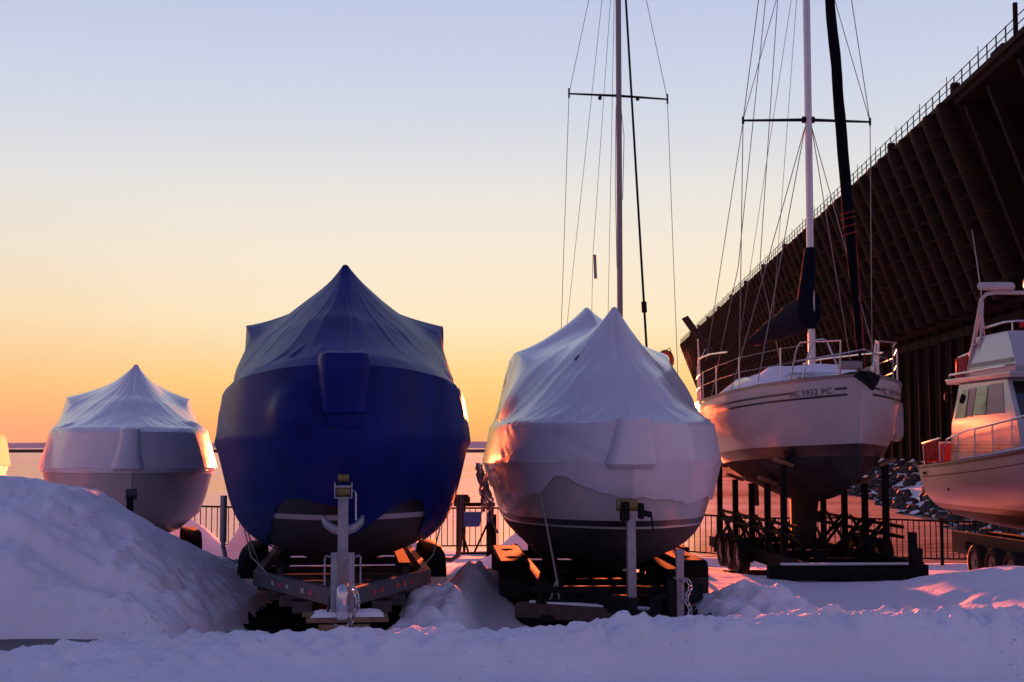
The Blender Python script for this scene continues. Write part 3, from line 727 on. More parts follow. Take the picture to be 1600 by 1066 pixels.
# --- the smaller white one at the left
leftb = thing('wrapped_boat', 'small white shrink-wrapped boat with a single low peak, behind the big snow pile', 'boat', (-5.73, 21.5, 0), -0.282, GRP_B)
HL = Hull(8.2, list(zip(KEY, (0.0, .36, .74, 1.08, 1.33, 1.43, 1.42, 1.36, 1.26))), [(0, 1.78), (.4, 1.74), (1, 1.66)],
          [(0, 0.95), (.05, 0.72), (.15, 0.55), (.4, 0.48), (1, 0.5)], (2.4, 6.5), 0.5)
hull_mesh(HL, 'hull', [M_anti, M_gelp], [(lambda x: 0.72, 0), (lambda x: 9, 1)], leftb)
def left_extra(m):
    pulpit_box(m, [(1.73, (-.06, .25), -.02, .8), (1.78, (-.06, .26), -.12, .8), (2.0, (-.05, .20), -.11, .8), (2.28, (-.03, .165), -.10, .8), (2.37, (-.03, .16), -.08, .8), (2.40, (-.03, .1), 0, .7)])
cover_mesh('shrink_wrap', M_white, leftb, HL, (lambda x, sd: 1.70 - 0.03 * sstep(.1, .5, x) + .01 * fnoise(x * 20, sd, 3)),
    (T(0, .32, .66, .98, 1.21, 1.30, 1.30, 1.25, 1.16), T(2.33, 2.33, 2.33, 2.34, 2.36, 2.38, 2.38, 2.35, 2.3)),
    (T(0, .30, .63, .95, 1.18, 1.27, 1.27, 1.22, 1.13), (lambda x: 8.2 * x + 0.1 * (1 - sstep(0, .2, x))), T(2.38, 2.38, 2.38, 2.39, 2.41, 2.42, 2.42, 2.39, 2.35)),
    (T(0, .08, .20, .38, .62, .86, 1.08, 1.1, 1.05), T(2.0, 2.0, 2.05, 2.2, 2.6, 3.4, 4.7, 6.4, 8.1), T(2.86, 2.86, 2.85, 2.83, 2.80, 2.78, 2.98, 2.95, 2.8)),
    (T(3.9, 3.9, 3.9, 3.9, 3.9, 4.0, 4.9, 6.4, 8.1), T(3.56, 3.56, 3.56, 3.56, 3.56, 3.56, 3.53, 3.5, 3.3), const(.10)),
    (0.02, 0.06), 0.9, 21.0, extra=left_extra, crease=0.5)
# --- one more at the frame's edge
farb = thing('wrapped_boat', 'cream shrink-wrapped boat glowing in the low sun at the far left edge', 'boat', (-11.98, 25.5, 0), -0.13, GRP_B)
HF = Hull(7.6, list(zip(KEY, (0.0, .36, .74, 1.08, 1.33, 1.43, 1.42, 1.36, 1.26))), [(0, 1.78), (.4, 1.74), (1, 1.66)],
          [(0, 0.95), (.05, 0.72), (.15, 0.55), (.4, 0.48), (1, 0.5)], (2.4, 6.5), 0.5)
hull_mesh(HF, 'hull', [M_anti, M_gelp], [(lambda x: 0.72, 0), (lambda x: 9, 1)], farb)
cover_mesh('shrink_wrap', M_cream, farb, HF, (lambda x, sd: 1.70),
    (T(0, .32, .66, 1.0, 1.26, 1.37, 1.37, 1.31, 1.2), T(2.33, 2.33, 2.33, 2.34, 2.36, 2.38, 2.38, 2.35, 2.3)),
    (T(0, .30, .63, .97, 1.22, 1.32, 1.32, 1.26, 1.15), (lambda x: 7.6 * x + 0.1 * (1 - sstep(0, .2, x))), T(2.42, 2.42, 2.42, 2.43, 2.45, 2.46, 2.46, 2.43, 2.4)),
    (T(0, .08, .20, .38, .62, .86, 1.0, 1.0, .95), T(1.6, 1.6, 1.7, 2.0, 2.5, 3.2, 4.4, 6.0, 7.5), T(2.72, 2.72, 2.72, 2.72, 2.72, 2.74, 2.8, 2.75, 2.7)),
    (T(3.2, 3.2, 3.2, 3.2, 3.2, 3.4, 4.5, 6.0, 7.5), T(3.1, 3.1, 3.1, 3.1, 3.1, 3.1, 3.1, 3.05, 3.0)),
    (0.0, 0.02), 0.9, 31.0, crease=0.5, ncol=80)

# ------------------------------------------------------------------ trailers
def wheel_mb(r, w):
    m = MB()
    prof = [(-w/2*.86, r*.58), (-w/2, r*.68), (-w/2, r*.88), (-w/2*.8, r*.98), (0, r), (w/2*.8, r*.98), (w/2, r*.88), (w/2, r*.68), (w/2*.86, r*.58)]
    rr = []
    for k in range(32):
        a = 2 * math.pi * k / 32; tr = 1 - 0.012 * (k % 2)
        rr.append([(u, math.cos(a) * q * (tr if q > r * .95 else 1), math.sin(a) * q * (tr if q > r * .95 else 1)) for u, q in prof])
    n = len(prof); o = len(m.v)
    for ring in rr: m.v += ring
    for i in range(32):
        for k in range(n): m.f.append((o + i*n + k, o + i*n + (k+1) % n, o + ((i+1) % 32)*n + (k+1) % n, o + ((i+1) % 32)*n + k))
    return m
def rim_mb(r, w):
    m = MB(); m.tube([(-w*.38, 0, 0), (w*.38, 0, 0)], r*.585, 24); m.tube([(-w*.47, 0, 0), (w*.47, 0, 0)], r*.2, 12)
    for k in range(5):
        a = 2 * math.pi * k / 5; m.box((0, math.cos(a)*r*.4, math.sin(a)*r*.4), (w*.84, r*.14, r*.14))
    return m
def make_wheels(root, spots, r, w):
    wo = wheel_mb(r, w).build('wheel', M_tyre, root); ri = rim_mb(r, w).build('rim', M_rim, wo)
    wo.location = spots[0]
    for p in spots[1:]: dup(wo, root, p)

# silver trailer under the blue boat
tb = thing('boat_trailer', 'silver trailer with red and white tape and a winch post under the blue boat', 'trailer', blue.location.copy(), -0.118, 'boat trailers')
for sd in (-1, 1):
    m = MB(); m.bar((sd*.05, -.55, .60), (sd*1.02, 2.6, .52), .10, .17); m.bar((sd*1.02, 2.55, .52), (sd*1.02, 8.9, .46), .10, .17); m.build('side_rail', M_galvd, tb, smooth=0, bevel=.008)
for s, h in ((1.3, .46), (2.0, .44), (2.7, .42), (3.6, .42), (5.0, .40), (6.6, .40), (8.4, .40)):
    w = min(1.02, .05 + (s + .55) * .308); m = MB(); m.box((0, s, h), (2*w, .11, .11)); m.build('cross_member', M_galvd, tb, smooth=0, bevel=.006)
for sd in (-1, 1):
    for k in range(3):
        m = MB(); m.box((sd*(.78 - .17*k), 2.3 - .5*k, .36 - .02*k), (.22, .3, .13)); m.build('step_bracket', M_galvd, tb, smooth=0, bevel=.006)
    # fender over the twin wheels
    m = MB(); rr = []
    prof = [(3.95, .10), (3.97, .35), (4.08, .56), (4.35, .70), (4.8, .745), (6.2, .745), (6.6, .70), (6.88, .56), (7.0, .35), (7.02, .10)]
    rows = []
    for u in (1.10, 1.13, 1.24, 1.345, 1.37):
        dz = -.05 if u in (1.10, 1.37) else (-.012 if u in (1.13, 1.345) else 0)
        rows.append([(sd*u, s + (.0 if dz == 0 else (.02 if s < 5.5 else -.02)), z + dz) for s, z in prof])
    m.grid(rows); f = m.build('fender', M_bsteel, tb, smooth=50, solid=.012)
    m = MB(); m.box((sd*1.235, 3.93, .31), (.27, .012, .16)); m.build('tread_plate', M_alum, f, smooth=0)
    m = MB(); m.box((sd*1.235, 3.90, .155), (.30, .10, .13)); m.build('step_plate', M_galv, f, smooth=0, bevel=.006)
    m = MB(); m.box((sd*1.12, 3.84, .16), (.12, .03, .055)); m.build('marker_lamp', M_amb, f, smooth=0, bevel=.006)
    m = MB(); m.tube([(sd*1.02, 7.1, .42), (sd*1.66, 7.1, .36), (sd*1.76, 7.1, .42), (sd*1.80, 7.1, .6), (sd*1.80, 7.1, 1.34)], .035, 10); m.tube([(sd*1.80, 7.1, .66), (sd*1.80, 7.1, 1.36)], .052, 12); m.build('guide_post', M_galv, tb)
    # bunks
    m = MB(); m.bar((sd*.72, 1.9, .72), (sd*.80, 8.6, .62), .14, .05); bk = m.build('bunk_board', M_carpet, tb, smooth=0, bevel=.006)
    for s in (2.7, 5.0, 8.4):
        m = MB(); m.box((sd*.76, s, .55), (.07, .08, .24)); m.build('bunk_bracket', M_galvd, tb, smooth=0)
    # reflective tape
    for k in range(7):
        s0 = .15 + k * .3; a = Vector((sd*(.05 + (s0+.55)*.308), s0, .60 - .0254*(s0+.55))); d = Vector((sd*.97, 3.15, -.08)).normalized()
        nrm_ = Vector((sd*3.15, -.97, 0)).normalized(); c = a + nrm_ * .054
        if k in (2, 6): continue
        m = MB(); m.bar(c, c + d*.11, .006, .05); m.build('reflector_tape', M_red if k % 2 == 0 or sd > 0 else M_gelw, tb, smooth=0)
    # front jack
    m = MB(); m.box((sd*.085, -.72, .66), (.062, .062, .80)); m.box((sd*.085, -.72, .40), (.046, .046, .26)); jk = m.build('tongue_jack', M_galv, tb, smooth=0, bevel=.005)
    m = MB(); m.tube([(sd*.085, -.72, 1.0), (sd*.16, -.72, 1.03), (sd*.175, -.72, 1.01), (sd*.175, -.72, .74)], .010, 8); m.build('crank_handle', M_galv, jk)
    m = MB()
    for z in (.36, .44): m.cyl((sd*.085, -.76, z), (sd*.085, -.75, z), .012, 10)
    m.build('pin_hole', M_boot, jk)
make_wheels(tb, [(sd*1.24, s, .26) for sd in (-1, 1) for s in (4.75, 6.2)], .36, .22)
m = MB(); m.box((0, -.35, 1.08), (.105, .10, 1.12)); m.bar((0, -.33, .62), (0, .35, .60), .12, .12); m.bar((0, -.25, .95), (0, .5, .58), .06, .06); wp = m.build('winch_post', M_galv, tb, smooth=0, bevel=.008)
m = MB(); m.box((-.085, -.40, 1.66), (.012, .16, .16)); m.box((.085, -.40, 1.66), (.012, .16, .16)); m.box((0, -.40, 1.585), (.17, .16, .012)); m.box((0, -.47, 1.70), (.17, .012, .02)); m.build('winch_frame', M_galv, wp, smooth=0)
m = MB(); m.tube([(-.07, -.40, 1.65), (.07, -.40, 1.65)], .055, 14); m.build('winch_drum', M_yel, wp)
m = MB(); m.tube([(-.055, -.36, 1.78), (0, -.36, 1.78), (.055, -.36, 1.78)], [.045, .035, .045], 14); m.build('bow_roller', M_yel, wp)
m = MB(); m.tube([(.095, -.44, 1.66), (.125, -.46, 1.64), (.13, -.46, 1.36)], .010, 8); m.build('winch_handle', M_steel, wp)
m = MB()
pts = [(.25*math.sin(a), -.36 + .34*(1-math.cos(a*1.1)), 1.25 + .13*(1-math.cos(a))*1.6) for a in [(-1 + k/8)*1.05 for k in range(17)]]
rows = [[(x, y, z + dz) for x, y, z in pts] for dz in (-.045, .045)]
m.grid(rows); m.build('bow_stop', M_galv, wp, smooth=50, solid=.03)
# coupler and chains
m = MB(); m.box((0, -.62, .62), (.10, .30, .12)); m.rings([[(math.cos(a)*.07*k, -.80 + math.sin(a)*.09*k, z) for a in [i*math.pi/6 for i in range(12)]] for z, k in ((.50, .9), (.55, 1.0), (.66, 1.0), (.73, .8), (.76, .4))]); m.build('coupler', M_steel, tb, smooth=40)
m = MB(); m.box((0, -.80, .56), (.11, .09, .30)); m.build('actuator_cover', M_alum, tb, smooth=0, bevel=.02)
def chain(m, pts, r=.011):
    P_ = [Vector(p) for p in pts]
    for i in range(len(P_) - 1):
        a, c = P_[i], P_[i+1]; mid = (a + c) / 2; d = (c - a); L = d.length * .75; d.normalize(); x = d.orthogonal().normalized() if i % 2 == 0 else d.cross(d.orthogonal()).normalized()
        ring = [mid + d * L * math.cos(t) + x * .026 * math.sin(t) for t in [k*math.pi/5 for k in range(11)]]
        m.tube(ring, r*.7, 5)
m = MB(); chain(m, [(.10 + .05*math.sin(t*4), -.84 - .02*math.sin(t*6), .74 - .40*t + .0*t) for t in [k/11 for k in range(12)]] + [(.06, -.86, .33), (.0, -.87, .32), (-.06, -.86, .36)]); m.build('safety_chain', M_steel, tb)
m = MB(); m.tube([(-.06, -.70, .70), (-.13, -.72, .62), (-.14, -.72, .48), (-.10, -.74, .42)], .014, 8); m.build('brake_hose', M_boot, tb)
# what it stands on
pz = .36
pl = thing('plank_pile', 'snow-dusted planks stacked on a timber block below the silver trailer tongue', 'planks', blue.location + Vector((0, 0, 0)), -0.118)
g0 = .20
m = MB(); m.box((.02, -.70, .24), (.50, .30, .26)); m.build('timber_block', M_wood, pl, smooth=0, bevel=.01)
m = MB(); m.box((.05, -.62, .41), (.80, .42, .045)); m.build('plank', M_wood, pl, smooth=0, bevel=.006)
m = MB(); m.box((-.08, -.66, .452), (.62, .16, .035)); m.build('plank', M_wood, pl, smooth=0, bevel=.006)
m = MB(); rows = []
for i in range(9):
    rows.append([(.05 - .36 + .72*j/16 + .01*fnoise(i, j, 1), -.80 + .36*i/8, .436 + (.05 + .02*fnoise(i*.5, j*.5, 3)) * min(1, 3*min(i, 8-i, j, 16-j)/4)) for j in range(17)])
m.grid(rows); m.build('snow_layer', M_capsnow, pl, smooth=60)
# ropes hanging beside the blue boat
def rope(name, pts, r, label, cat='rope', parent=None, m_=M_rope):
    m = MB(); m.tube(pts, r, 6); o = m.build(name, m_, parent)
    if not parent: tag(o, label, cat)
    return o
m = MB()
for k in range(3):
    m.tube([HB.zpt(.42 + .02*k, 1.1, -1, .04), HB.zpt(.43 + .02*k, .95, -1, .08) + Vector((-.03*k, 0, -.25)), HB.zpt(.44 + .02*k, .9, -1, .05) + Vector((.04*k, 0, -.55 - .1*k))], .008, 5)
m.build('tie_cord', M_rope, blue)
for sd in (-1, 1):
    m = MB(); m.tube([HB.zpt(.30, 1.08, sd, .05), (sd*1.1, 2.6, .78), (sd*.85, 2.0, .60)], .009, 6); m.build('tie_cord', M_rope, blue)

# black trailer under the white boat
tw = thing('boat_trailer', 'black trailer with boxy fenders and long low beams under the white two-peaked boat', 'trailer', whiteb.location.copy(), -0.047, 'boat trailers')
for sd in (-1, 1):
    m = MB(); m.bar((sd*.95, 1.2, .30), (sd*.95, 9.2, .26), .12, .2); m.bar((sd*.12, -.75, .34), (sd*.95, 1.25, .30), .12, .18); m.build('side_rail', M_bsteel, tw, smooth=0, bevel=.008)
    m = MB(); rows = []
    prof = [(3.2, -.02), (3.2, .46), (3.26, .53), (6.3, .53), (6.36, .46), (6.36, -.02)]
    for u in (1.02, 1.05, 1.42, 1.45): rows.append([(sd*u, s, z - (.03 if u in (1.02, 1.45) else 0)) for s, z in prof])
    m.grid(rows); m.build('fender', M_bsteel, tw, smooth=30, solid=.015)
    m = MB(); m.box((sd*1.235, 3.17, .05), (.42, .03, .5)); m.build('mud_flap', M_tyre, tw, smooth=0, bevel=.01)
    m = MB(); m.bar((sd*.7, 1.6, .52), (sd*.75, 8.8, .50), .16, .06); m.build('bunk_board', M_carpet, tw, smooth=0, bevel=.006)
    for s in (1.8, 4.6, 8.2):
        m = MB(); m.box((sd*.72, s, .38), (.08, .1, .3)); m.build('bunk_bracket', M_bsteel, tw, smooth=0)
make_wheels(tw, [(sd*1.235, s, .20) for sd in (-1, 1) for s in (4.0, 5.5)], .34, .24)
for s, z in ((.6, .26), (1.9, .24), (3.4, .2), (6.6, .2), (8.8, .2)):
    m = MB(); m.box((0, s, z), (1.9 if s > 1 else 1.3, .14, .14)); m.build('cross_member', M_bsteel, tw, smooth=0, bevel=.008)
for k, (z, y) in enumerate(((.44, .15), (.30, .05), (.14, -.06))):
    m = MB(); m.box((-.42, y, z), (1.55 - .1*k, .12, .07)); m.build('tongue_beam', M_bsteel, tw, smooth=0, bevel=.008)
m = MB(); m.bar((-1.35, .15, .22), (.42, -.5, .18), .22, .16); m.build('tongue_plank', M_rust, tw, smooth=0, bevel=.01)
m = MB(); m.bar((-1.2, .12, .312), (.3, -.44, .272), .12, .02); m.build('snow_strip', M_capsnow, tw, smooth=0)
m = MB(); m.bar((-.05, -.12, .2), (-.05, -.04, 1.28), .10, .13); wp = m.build('winch_post', M_galv, tw, smooth=0, bevel=.01)
m = MB(); m.box((-.13, -.12, 1.36), (.10, .16, .22)); m.box((.06, -.12, 1.36), (.06, .16, .18)); m.build('winch_bracket', M_bsteel, wp, smooth=0, bevel=.015)
m = MB(); m.tube([(-.22, -.1, 1.43), (.02, -.1, 1.43)], .07, 14); m.build('bow_roller', M_yel, wp)
m = MB(); m.tube([(.08, -.14, 1.34), (.17, -.18, 1.32)], .035, 10); m.tube([(.17, -.18, 1.32), (.19, -.19, 1.15)], .01, 6); m.build('winch_drum', M_bsteel, wp)
m = MB(); m.box((.42, -.62, .48), (.085, .085, .92)); m.box((.42, -.62, .10), (.06, .06, .5)); m.box((.42, -.62, .93), (.10, .10, .05)); jk = m.build('tongue_jack', M_galv, tw, smooth=0, bevel=.006)
m = MB(); m.tube([(.42, -.70, .62), (.42, -.78, .62), (.42, -.80, .60), (.42, -.80, .42)], .014, 8); m.box((.42, -.62, .62), (.13, .13, .05)); m.build('crank_handle', M_galv, jk)
m = MB(); m.box((.32, -.66, .34), (.10, .16, .6)); m.box((.3, -.45, .36), (.1, .3, .10)); m.build('coupler', M_bsteel, tw, smooth=0, bevel=.02)
m = MB(); chain(m, [(.50 + .03*math.sin(k*1.3), -.70 + .02*math.cos(k), .62 - .055*k) for k in range(10)]); m.build('safety_chain', M_steel, tw)
m = MB(); m.tube([HW.zpt(.10, 1.5, -1, .05), (-.86, .55, .52)], .011, 6); m.tube([(-.86, .55, .52), (-.95, .4, .30)], .014, 6); m.tube([(-.86, .55, .52), (-.84, .45, .28)], .014, 6); m.build('tie_down_strap', M_rope, tw)

# supports for the two boats at the left
def plain_trailer(loc, slope, H, label):
    t = thing('boat_trailer', label, 'trailer', loc, slope, 'boat trailers')
    for sd in (-1, 1):
        m = MB(); m.bar((sd*.1, -.8, .4), (sd*.9, 1.8, .32), .1, .16); m.bar((sd*.9, 1.75, .32), (sd*.9, 7.4, .28), .1, .16); m.build('side_rail', M_galv, t, smooth=0, bevel=.008)
        m = MB(); m.bar((sd*.66, 1.6, .53), (sd*.70, 7.2, .50), .14, .06); m.build('bunk_board', M_carpet, t, smooth=0)
        for s in (2.0, 4.6, 6.8):
            m = MB(); m.box((sd*.68, s, .41), (.08, .1, .22)); m.build('bunk_bracket', M_galv, t, smooth=0)
        m = MB(); rows = [[(sd*u, s, z) for s, z in ((3.5, .1), (3.55, .45), (3.8, .58), (5.6, .58), (5.85, .45), (5.9, .1))] for u in (1.0, 1.28)]
        m.grid(rows); m.build('fender', M_bsteel, t, smooth=40, solid=.015)
    make_wheels(t, [(sd*1.14, s, .18) for sd in (-1, 1) for s in (4.1, 5.3)], .36, .22)
    for s in (2.0, 4.6, 6.8):
        m = MB(); m.box((0, s, .28), (1.8, .1, .1)); m.build('cross_member', M_galv, t, smooth=0)
    m = MB(); m.box((-.02, -.42, .85), (.10, .10, 1.0)); m.bar((.0, -.36, 1.0), (.14, .1, .75), .05, .08); wp = m.build('winch_post', M_bsteel, t, smooth=0, bevel=.008)
    m = MB(); m.tube([(-.08, -.42, 1.40), (.08, -.42, 1.40)], .08, 12); m.build('bow_roller', M_boot, wp)
    m = MB(); m.bar((.02, -.5, .9), (.26, -.52, .88), .04, .04); m.build('winch_handle', M_bsteel, wp, smooth=0)
    return t
plain_trailer(leftb.location.copy(), -0.282, HL, 'trailer with a dark winch post half hidden by the big snow pile')
plain_trailer(farb.location.copy(), -0.13, HF, 'trailer under the sunlit cream boat at the frame edge')

# ------------------------------------------------------------------ the sailboat on the right
sail = thing('sailboat', 'white sailboat with bare mast, black furled headsail and MC 5932 PC on its bow', 'sailboat', (6.03, 24.4, 0), -0.05, 'sailboats laid up for winter')
SK = [0, .03, .10, .22, .4, .6, .8, 1]
HS = Hull(9.2, list(zip(SK, (0.03, .36, .86, 1.33, 1.64, 1.68, 1.55, 1.28))), list(zip(SK, (3.36, 3.34, 3.30, 3.25, 3.18, 3.12, 3.09, 3.08))),
          list(zip(SK, (1.75, 1.55, 1.32, 1.14, 1.02, 1.04, 1.25, 1.65))), (1.55, 3.4), 0.28, 0.94)
swl = lambda x: 2.16 - 0.30 * x
hull_mesh(HS, 'hull', [M_antig, M_boot, M_gelw], [(lambda x: swl(x) - .20, 0), (swl, 1), (lambda x: 9, 2)], sail, ncol=60)
def strip(name, H, m_, parent, x0, x1, zf, h, sides=(-1, 1), off=.006, n=50):
    m = MB()
    for sd in sides:
        m.grid([[H.zpt(x0 + (x1-x0)*k/n, zf(x0 + (x1-x0)*k/n) + dz, sd, off) for k in range(n+1)] for dz in (-h/2, h/2)])
    return m.build(name, m_, parent)
for sd in (-1, 1):
    strip('sheer_stripe', HS, M_boot, sail, .125, .93, lambda x: HS.zs(x) - .24, .035, (sd,))
    strip('sheer_stripe', HS, M_boot, sail, .018, .93, lambda x: HS.zs(x) - .35, .035, (sd,))
    strip('sheer_stripe', HS, M_boot, sail, .018, .036, lambda x: HS.zs(x) - .24, .035, (sd,))
    strip('toe_rail', HS, M_alumd, sail, .0, 1.0, lambda x: HS.zs(x) - .025, .06, (sd,), .012)
def hull_text(txt, H, parent, x0, z_off, h, side, m_, direction=1):
    cu = bpy.data.curves.new('registration_lettering', 'FONT'); cu.body = txt; cu.size = h * 1.42; cu.space_character = 1.05
    to = bpy.data.objects.new('tmp', cu); col.objects.link(to)
    dg = bpy.context.evaluated_depsgraph_get(); me2 = bpy.data.meshes.new_from_object(to.evaluated_get(dg))
    bpy.data.objects.remove(to)
    bm = bmesh.new(); bm.from_mesh(me2); bmesh.ops.triangulate(bm, faces=bm.faces)
    bmesh.ops.subdivide_edges(bm, edges=[e for e in bm.edges if e.calc_length() > h * .5], cuts=1); 
    W = max(v.co.x for v in bm.verts)
    for v in bm.verts:
        t = v.co.x if side < 0 else v.co.x
        # the lettering reads left to right in the photograph: stern-to-bow on the near side, bow-to-stern on the other
        s = x0 + ((W - t) if side < 0 else t) / H.L
        v.co = H.zpt(max(s, .001), H.zs(s) + z_off + v.co.y, side, .009)
    bm.to_mesh(me2); bm.free(); me2.materials.clear(); me2.materials.append(m_)
    o = bpy.data.objects.new('registration_lettering', me2); col.objects.link(o); o.parent = parent; return o
hull_text('MC 5932 PC', HS, sail, .040, -.31, .105, -1, M_boot)
hull_text('MC 5932 PC', HS, sail, .040, -.31, .105, 1, M_boot)
m = MB(); m.grid([[HS.zpt(.90 + .028*k, HS.zs(.9) - .42 + dz, -1, .008) for k in (0, 1)] for dz in (-.13, .13)]); m.build('hull_port', M_glass, sail)
# deck, coachroof, snow
m = MB(); rows = []
for i in range(31):
    x = .03 + .97*i/30; B = HS.B(x) - .03; rows.append([(B*(j/8-.5)*2, x*9.2, HS.zs(x) + .01 + .05*(1-(j/4-1)**2)) for j in range(9)])
m.grid(rows); m.build('deck', M_gelw, sail, smooth=40)
m = MB(); rings = []
for s, w, h in ((2.1, .45, .03), (2.5, .65, .26), (3.4, .92, .36), (5.0, 1.05, .42), (6.2, 1.05, .46), (6.3, 1.03, .1)):
    z = HS.zs(s/9.2); rings.append([(-w, s, z-.05), (-w*.93, s+.02, z+h*.8), (-w*.7, s+.05, z+h), (0, s+.06, z+h*1.1), (w*.7, s+.05, z+h), (w*.93, s+.02, z+h*.8), (w, s, z-.05)])
m.rings(rings); m.build('coachroof', M_gelw, sail, smooth=40)
m = MB(); rows = []
for i in range(28):
    s = 2.3 + 5.1*i/27; z = HS.zs(s/9.2); row = []
    for j in range(17):
        q = (j/8-1); w = min(HS.B(s/9.2)-.16, 1.34); ed = min(1, 6*min(i, 27-i)/27, 5*min(j, 16-j)/16)
        row.append((w*q, s, z + .04 + ed*(.44 + .12*fnoise(s*1.3, q*2, 4) - .18*abs(q)**3 - .12*sstep(3.6, 2.2, s))))
    rows.append(row)
m.grid(rows); m.build('deck_snow', M_capsnow, sail, smooth=60)
# mast and rigging
mz0, mz1, mu, ms = 3.2, 18.1, .08, 3.65
m = MB()
def mast_ring(z, r): return [(mu + math.cos(a)*r*.85, ms + math.sin(a)*r*1.15, z) for a in [k*math.pi/8 for k in range(16)]]
m.rings([mast_ring(z, .083) for z in (mz0, 6, 10, 14, mz1)]); mast = m.build('mast', M_alum, sail, smooth=50)
m = MB()
rr = [(4.42, .10, 0), (4.5, .15, .03), (4.7, .20, .06), (5.0, .17, .05), (5.4, .14, .03), (5.8, .12, .01), (6.02, .11, 0), (6.04, .09, 0)]
m.rings([[(mu - dx*1.6 + math.cos(a)*r, ms + dx*2 + math.sin(a)*r*1.4 + .02*fnoise(a*2, z*3, 1), z) for a in [k*math.pi/9 for k in range(18)]] for z, r, dx in rr]); m.build('mast_boot', M_navy, sail, smooth=50)
m = MB(); m.bar((mu, ms, 4.53), (-.10, 7.8, 4.52), .1, .14); m.build('boom', M_alum, sail, smooth=0, bevel=.02)
m = MB(); rings = []
for i in range(26):
    t = i/25; s = ms + .1 + 4.1*t; h = .62*(1-t)**.8 + .22; w = .16 + .05*(1-t); cz = 4.40 + h/2
    rings.append([(mu + (-.2)*t + math.cos(a)*w*(1 + .12*fnoise(s*3, a, 2)), s, cz + math.sin(a)*h/2*(1 + .10*fnoise(s*3.5, a*1.5, 5)) - .03*abs(math.sin(t*9))) for a in [k*math.pi/9 for k in range(18)]])
m.rings(rings); m.build('sail_cover', M_navy, sail, smooth=60)
for sd in (-1, 1):
    m = MB(); m.tube([(mu, ms, 8.62), (mu + sd*1.29, ms + .12, 8.62)], [.035, .022], 8); m.tube([(mu + sd*1.29, ms + .12, 8.55), (mu + sd*1.29, ms + .12, 8.70)], .025, 8); m.tube([(mu, ms, 8.62), (mu + sd*.12, ms, 8.62)], .07, 10); m.build('spreader', M_bsteel, mast)
    tip = (mu + sd*1.29, ms + .12, 8.63); cp = (sd*1.34, ms + .2, HS.zs(.4) + .05)
    m = MB(); m.tube([(mu, ms, mz1 - .1), tip, cp], .009, 6); m.build('cap_shroud', M_wire, sail)
    m = MB(); m.tube([(mu, ms, 13.2), tip], .008, 6); m.build('intermediate_shroud', M_wire, sail)
    m = MB(); m.tube([(mu + sd*.06, ms, 8.5), (sd*1.30, ms + 1.2, HS.zs(.5) + .05)], .009, 6); m.tube([(mu + sd*.06, ms, 8.5), (sd*1.22, ms - .9, HS.zs(.3) + .05)], .009, 6); m.build('lower_shroud', M_wire, sail)
    m = MB(); m.tube([(mu, ms + .1, mz1), (sd*.25 - .2, 8.0, 6.2), (sd*.95, 9.0, HS.zs(1))], .009, 6); m.build('backstay', M_wire, sail)
    m = MB(); m.tube([(mu - .05, ms + .1, 12.5), (mu + sd*.35 - .3, 7.2, 4.7)], .006, 5); m.build('lazy_jack', M_wire, sail)
m = MB(); m.tube([(mu - 1.29, ms + .12, 8.6), (-1.15, 8.3, HS.zs(.95) + 1.0)], .008, 6); m.build('flag_halyard', M_wire, sail)
m = MB()
a, c = Vector((0, .12, 3.5)), Vector((mu, ms - .1, mz1 - .2)); pts = []; rs = []
for i in range(60):
    t = i/59; p = a.lerp(c, t); pts.append(p + Vector((.02*fnoise(t*14, 0, 1), 0, 0))); rs.append((.025 if t < .03 else (.055 + .045*sstep(.03, .22, t) - .05*sstep(.3, 1, t))*(1 + .12*fnoise(t*30, 3, 0))))
m.tube(pts, rs, 12); fs_ = m.build('furled_headsail', M_black, sail, smooth=60)
m = MB()
for t in (.165, .175, .185, .192):
    p = a.lerp(c, t); m.tube([p + Vector((math.cos(q)*.115, math.sin(q)*.115, .03*math.cos(q))) for q in [k*math.pi/6 for k in range(13)]], .010, 5)
m.tube([a.lerp(c, .165) + Vector((.11, 0, 0)), (.32, .9, 3.4)], .009, 5)
m.build('sail_tie', M_redc, fs_)
# rails
def rail_z(x): return HS.zs(x)
for sd in (-1, 1):
    for x in (.16, .33, .52, .70, .86):
        m = MB(); p = HS.pt(x, 1, sd) + Vector((-sd*.06, 0, 0)); m.tube([p, p + Vector((0, 0, .62))], .013, 8); m.build('stanchion', M_steel, sail)
    for h in (.6, .32):
        m = MB(); m.tube([HS.pt(x, 1, sd) + Vector((-sd*.06, 0, h)) for x in (.10, .16, .33, .52, .70, .86, .97)], .007, 6); m.build('lifeline', M_wire, sail)
    # bow pulpit legs
    p0, p1 = HS.pt(.13, 1, sd), HS.pt(.03, 1, sd)
    m = MB(); m.tube([p0 + Vector((-sd*.06, .1, 0)), p0 + Vector((-sd*.12, -.1, .5)), p0 + Vector((-sd*.14, -.16, .60)), p0 + Vector((-sd*.14, -.35, .66)), p1 + Vector((-sd*.05, -.02, .60)), p1 + Vector((-sd*.04, .02, 0))], .016, 8)
    m.tube([p0 + Vector((-sd*.10, 0, .34)), p1 + Vector((-sd*.03, 0, .36)), (0, -.12, HS.zs(0) + .40)], .013, 8); m.build('bow_pulpit', M_steel, sail)
    # stern rail
    q = [HS.pt(x, 1, sd) + Vector((-sd*.08, 0, 0)) for x in (.97, .86, .6, .42)]
    m = MB(); m.tube([q[0], q[0] + Vector((0, 0, .86)), q[0] + Vector((0, -.1, .95)), q[1] + Vector((0, 0, 1.0)), q[2] + Vector((0, 0, .92)), q[3] + Vector((0, 0, .80))], .017, 8); m.tube([q[1], q[1] + Vector((0, 0, 1.0))], .014, 8); m.build('stern_rail', M_steel, sail)
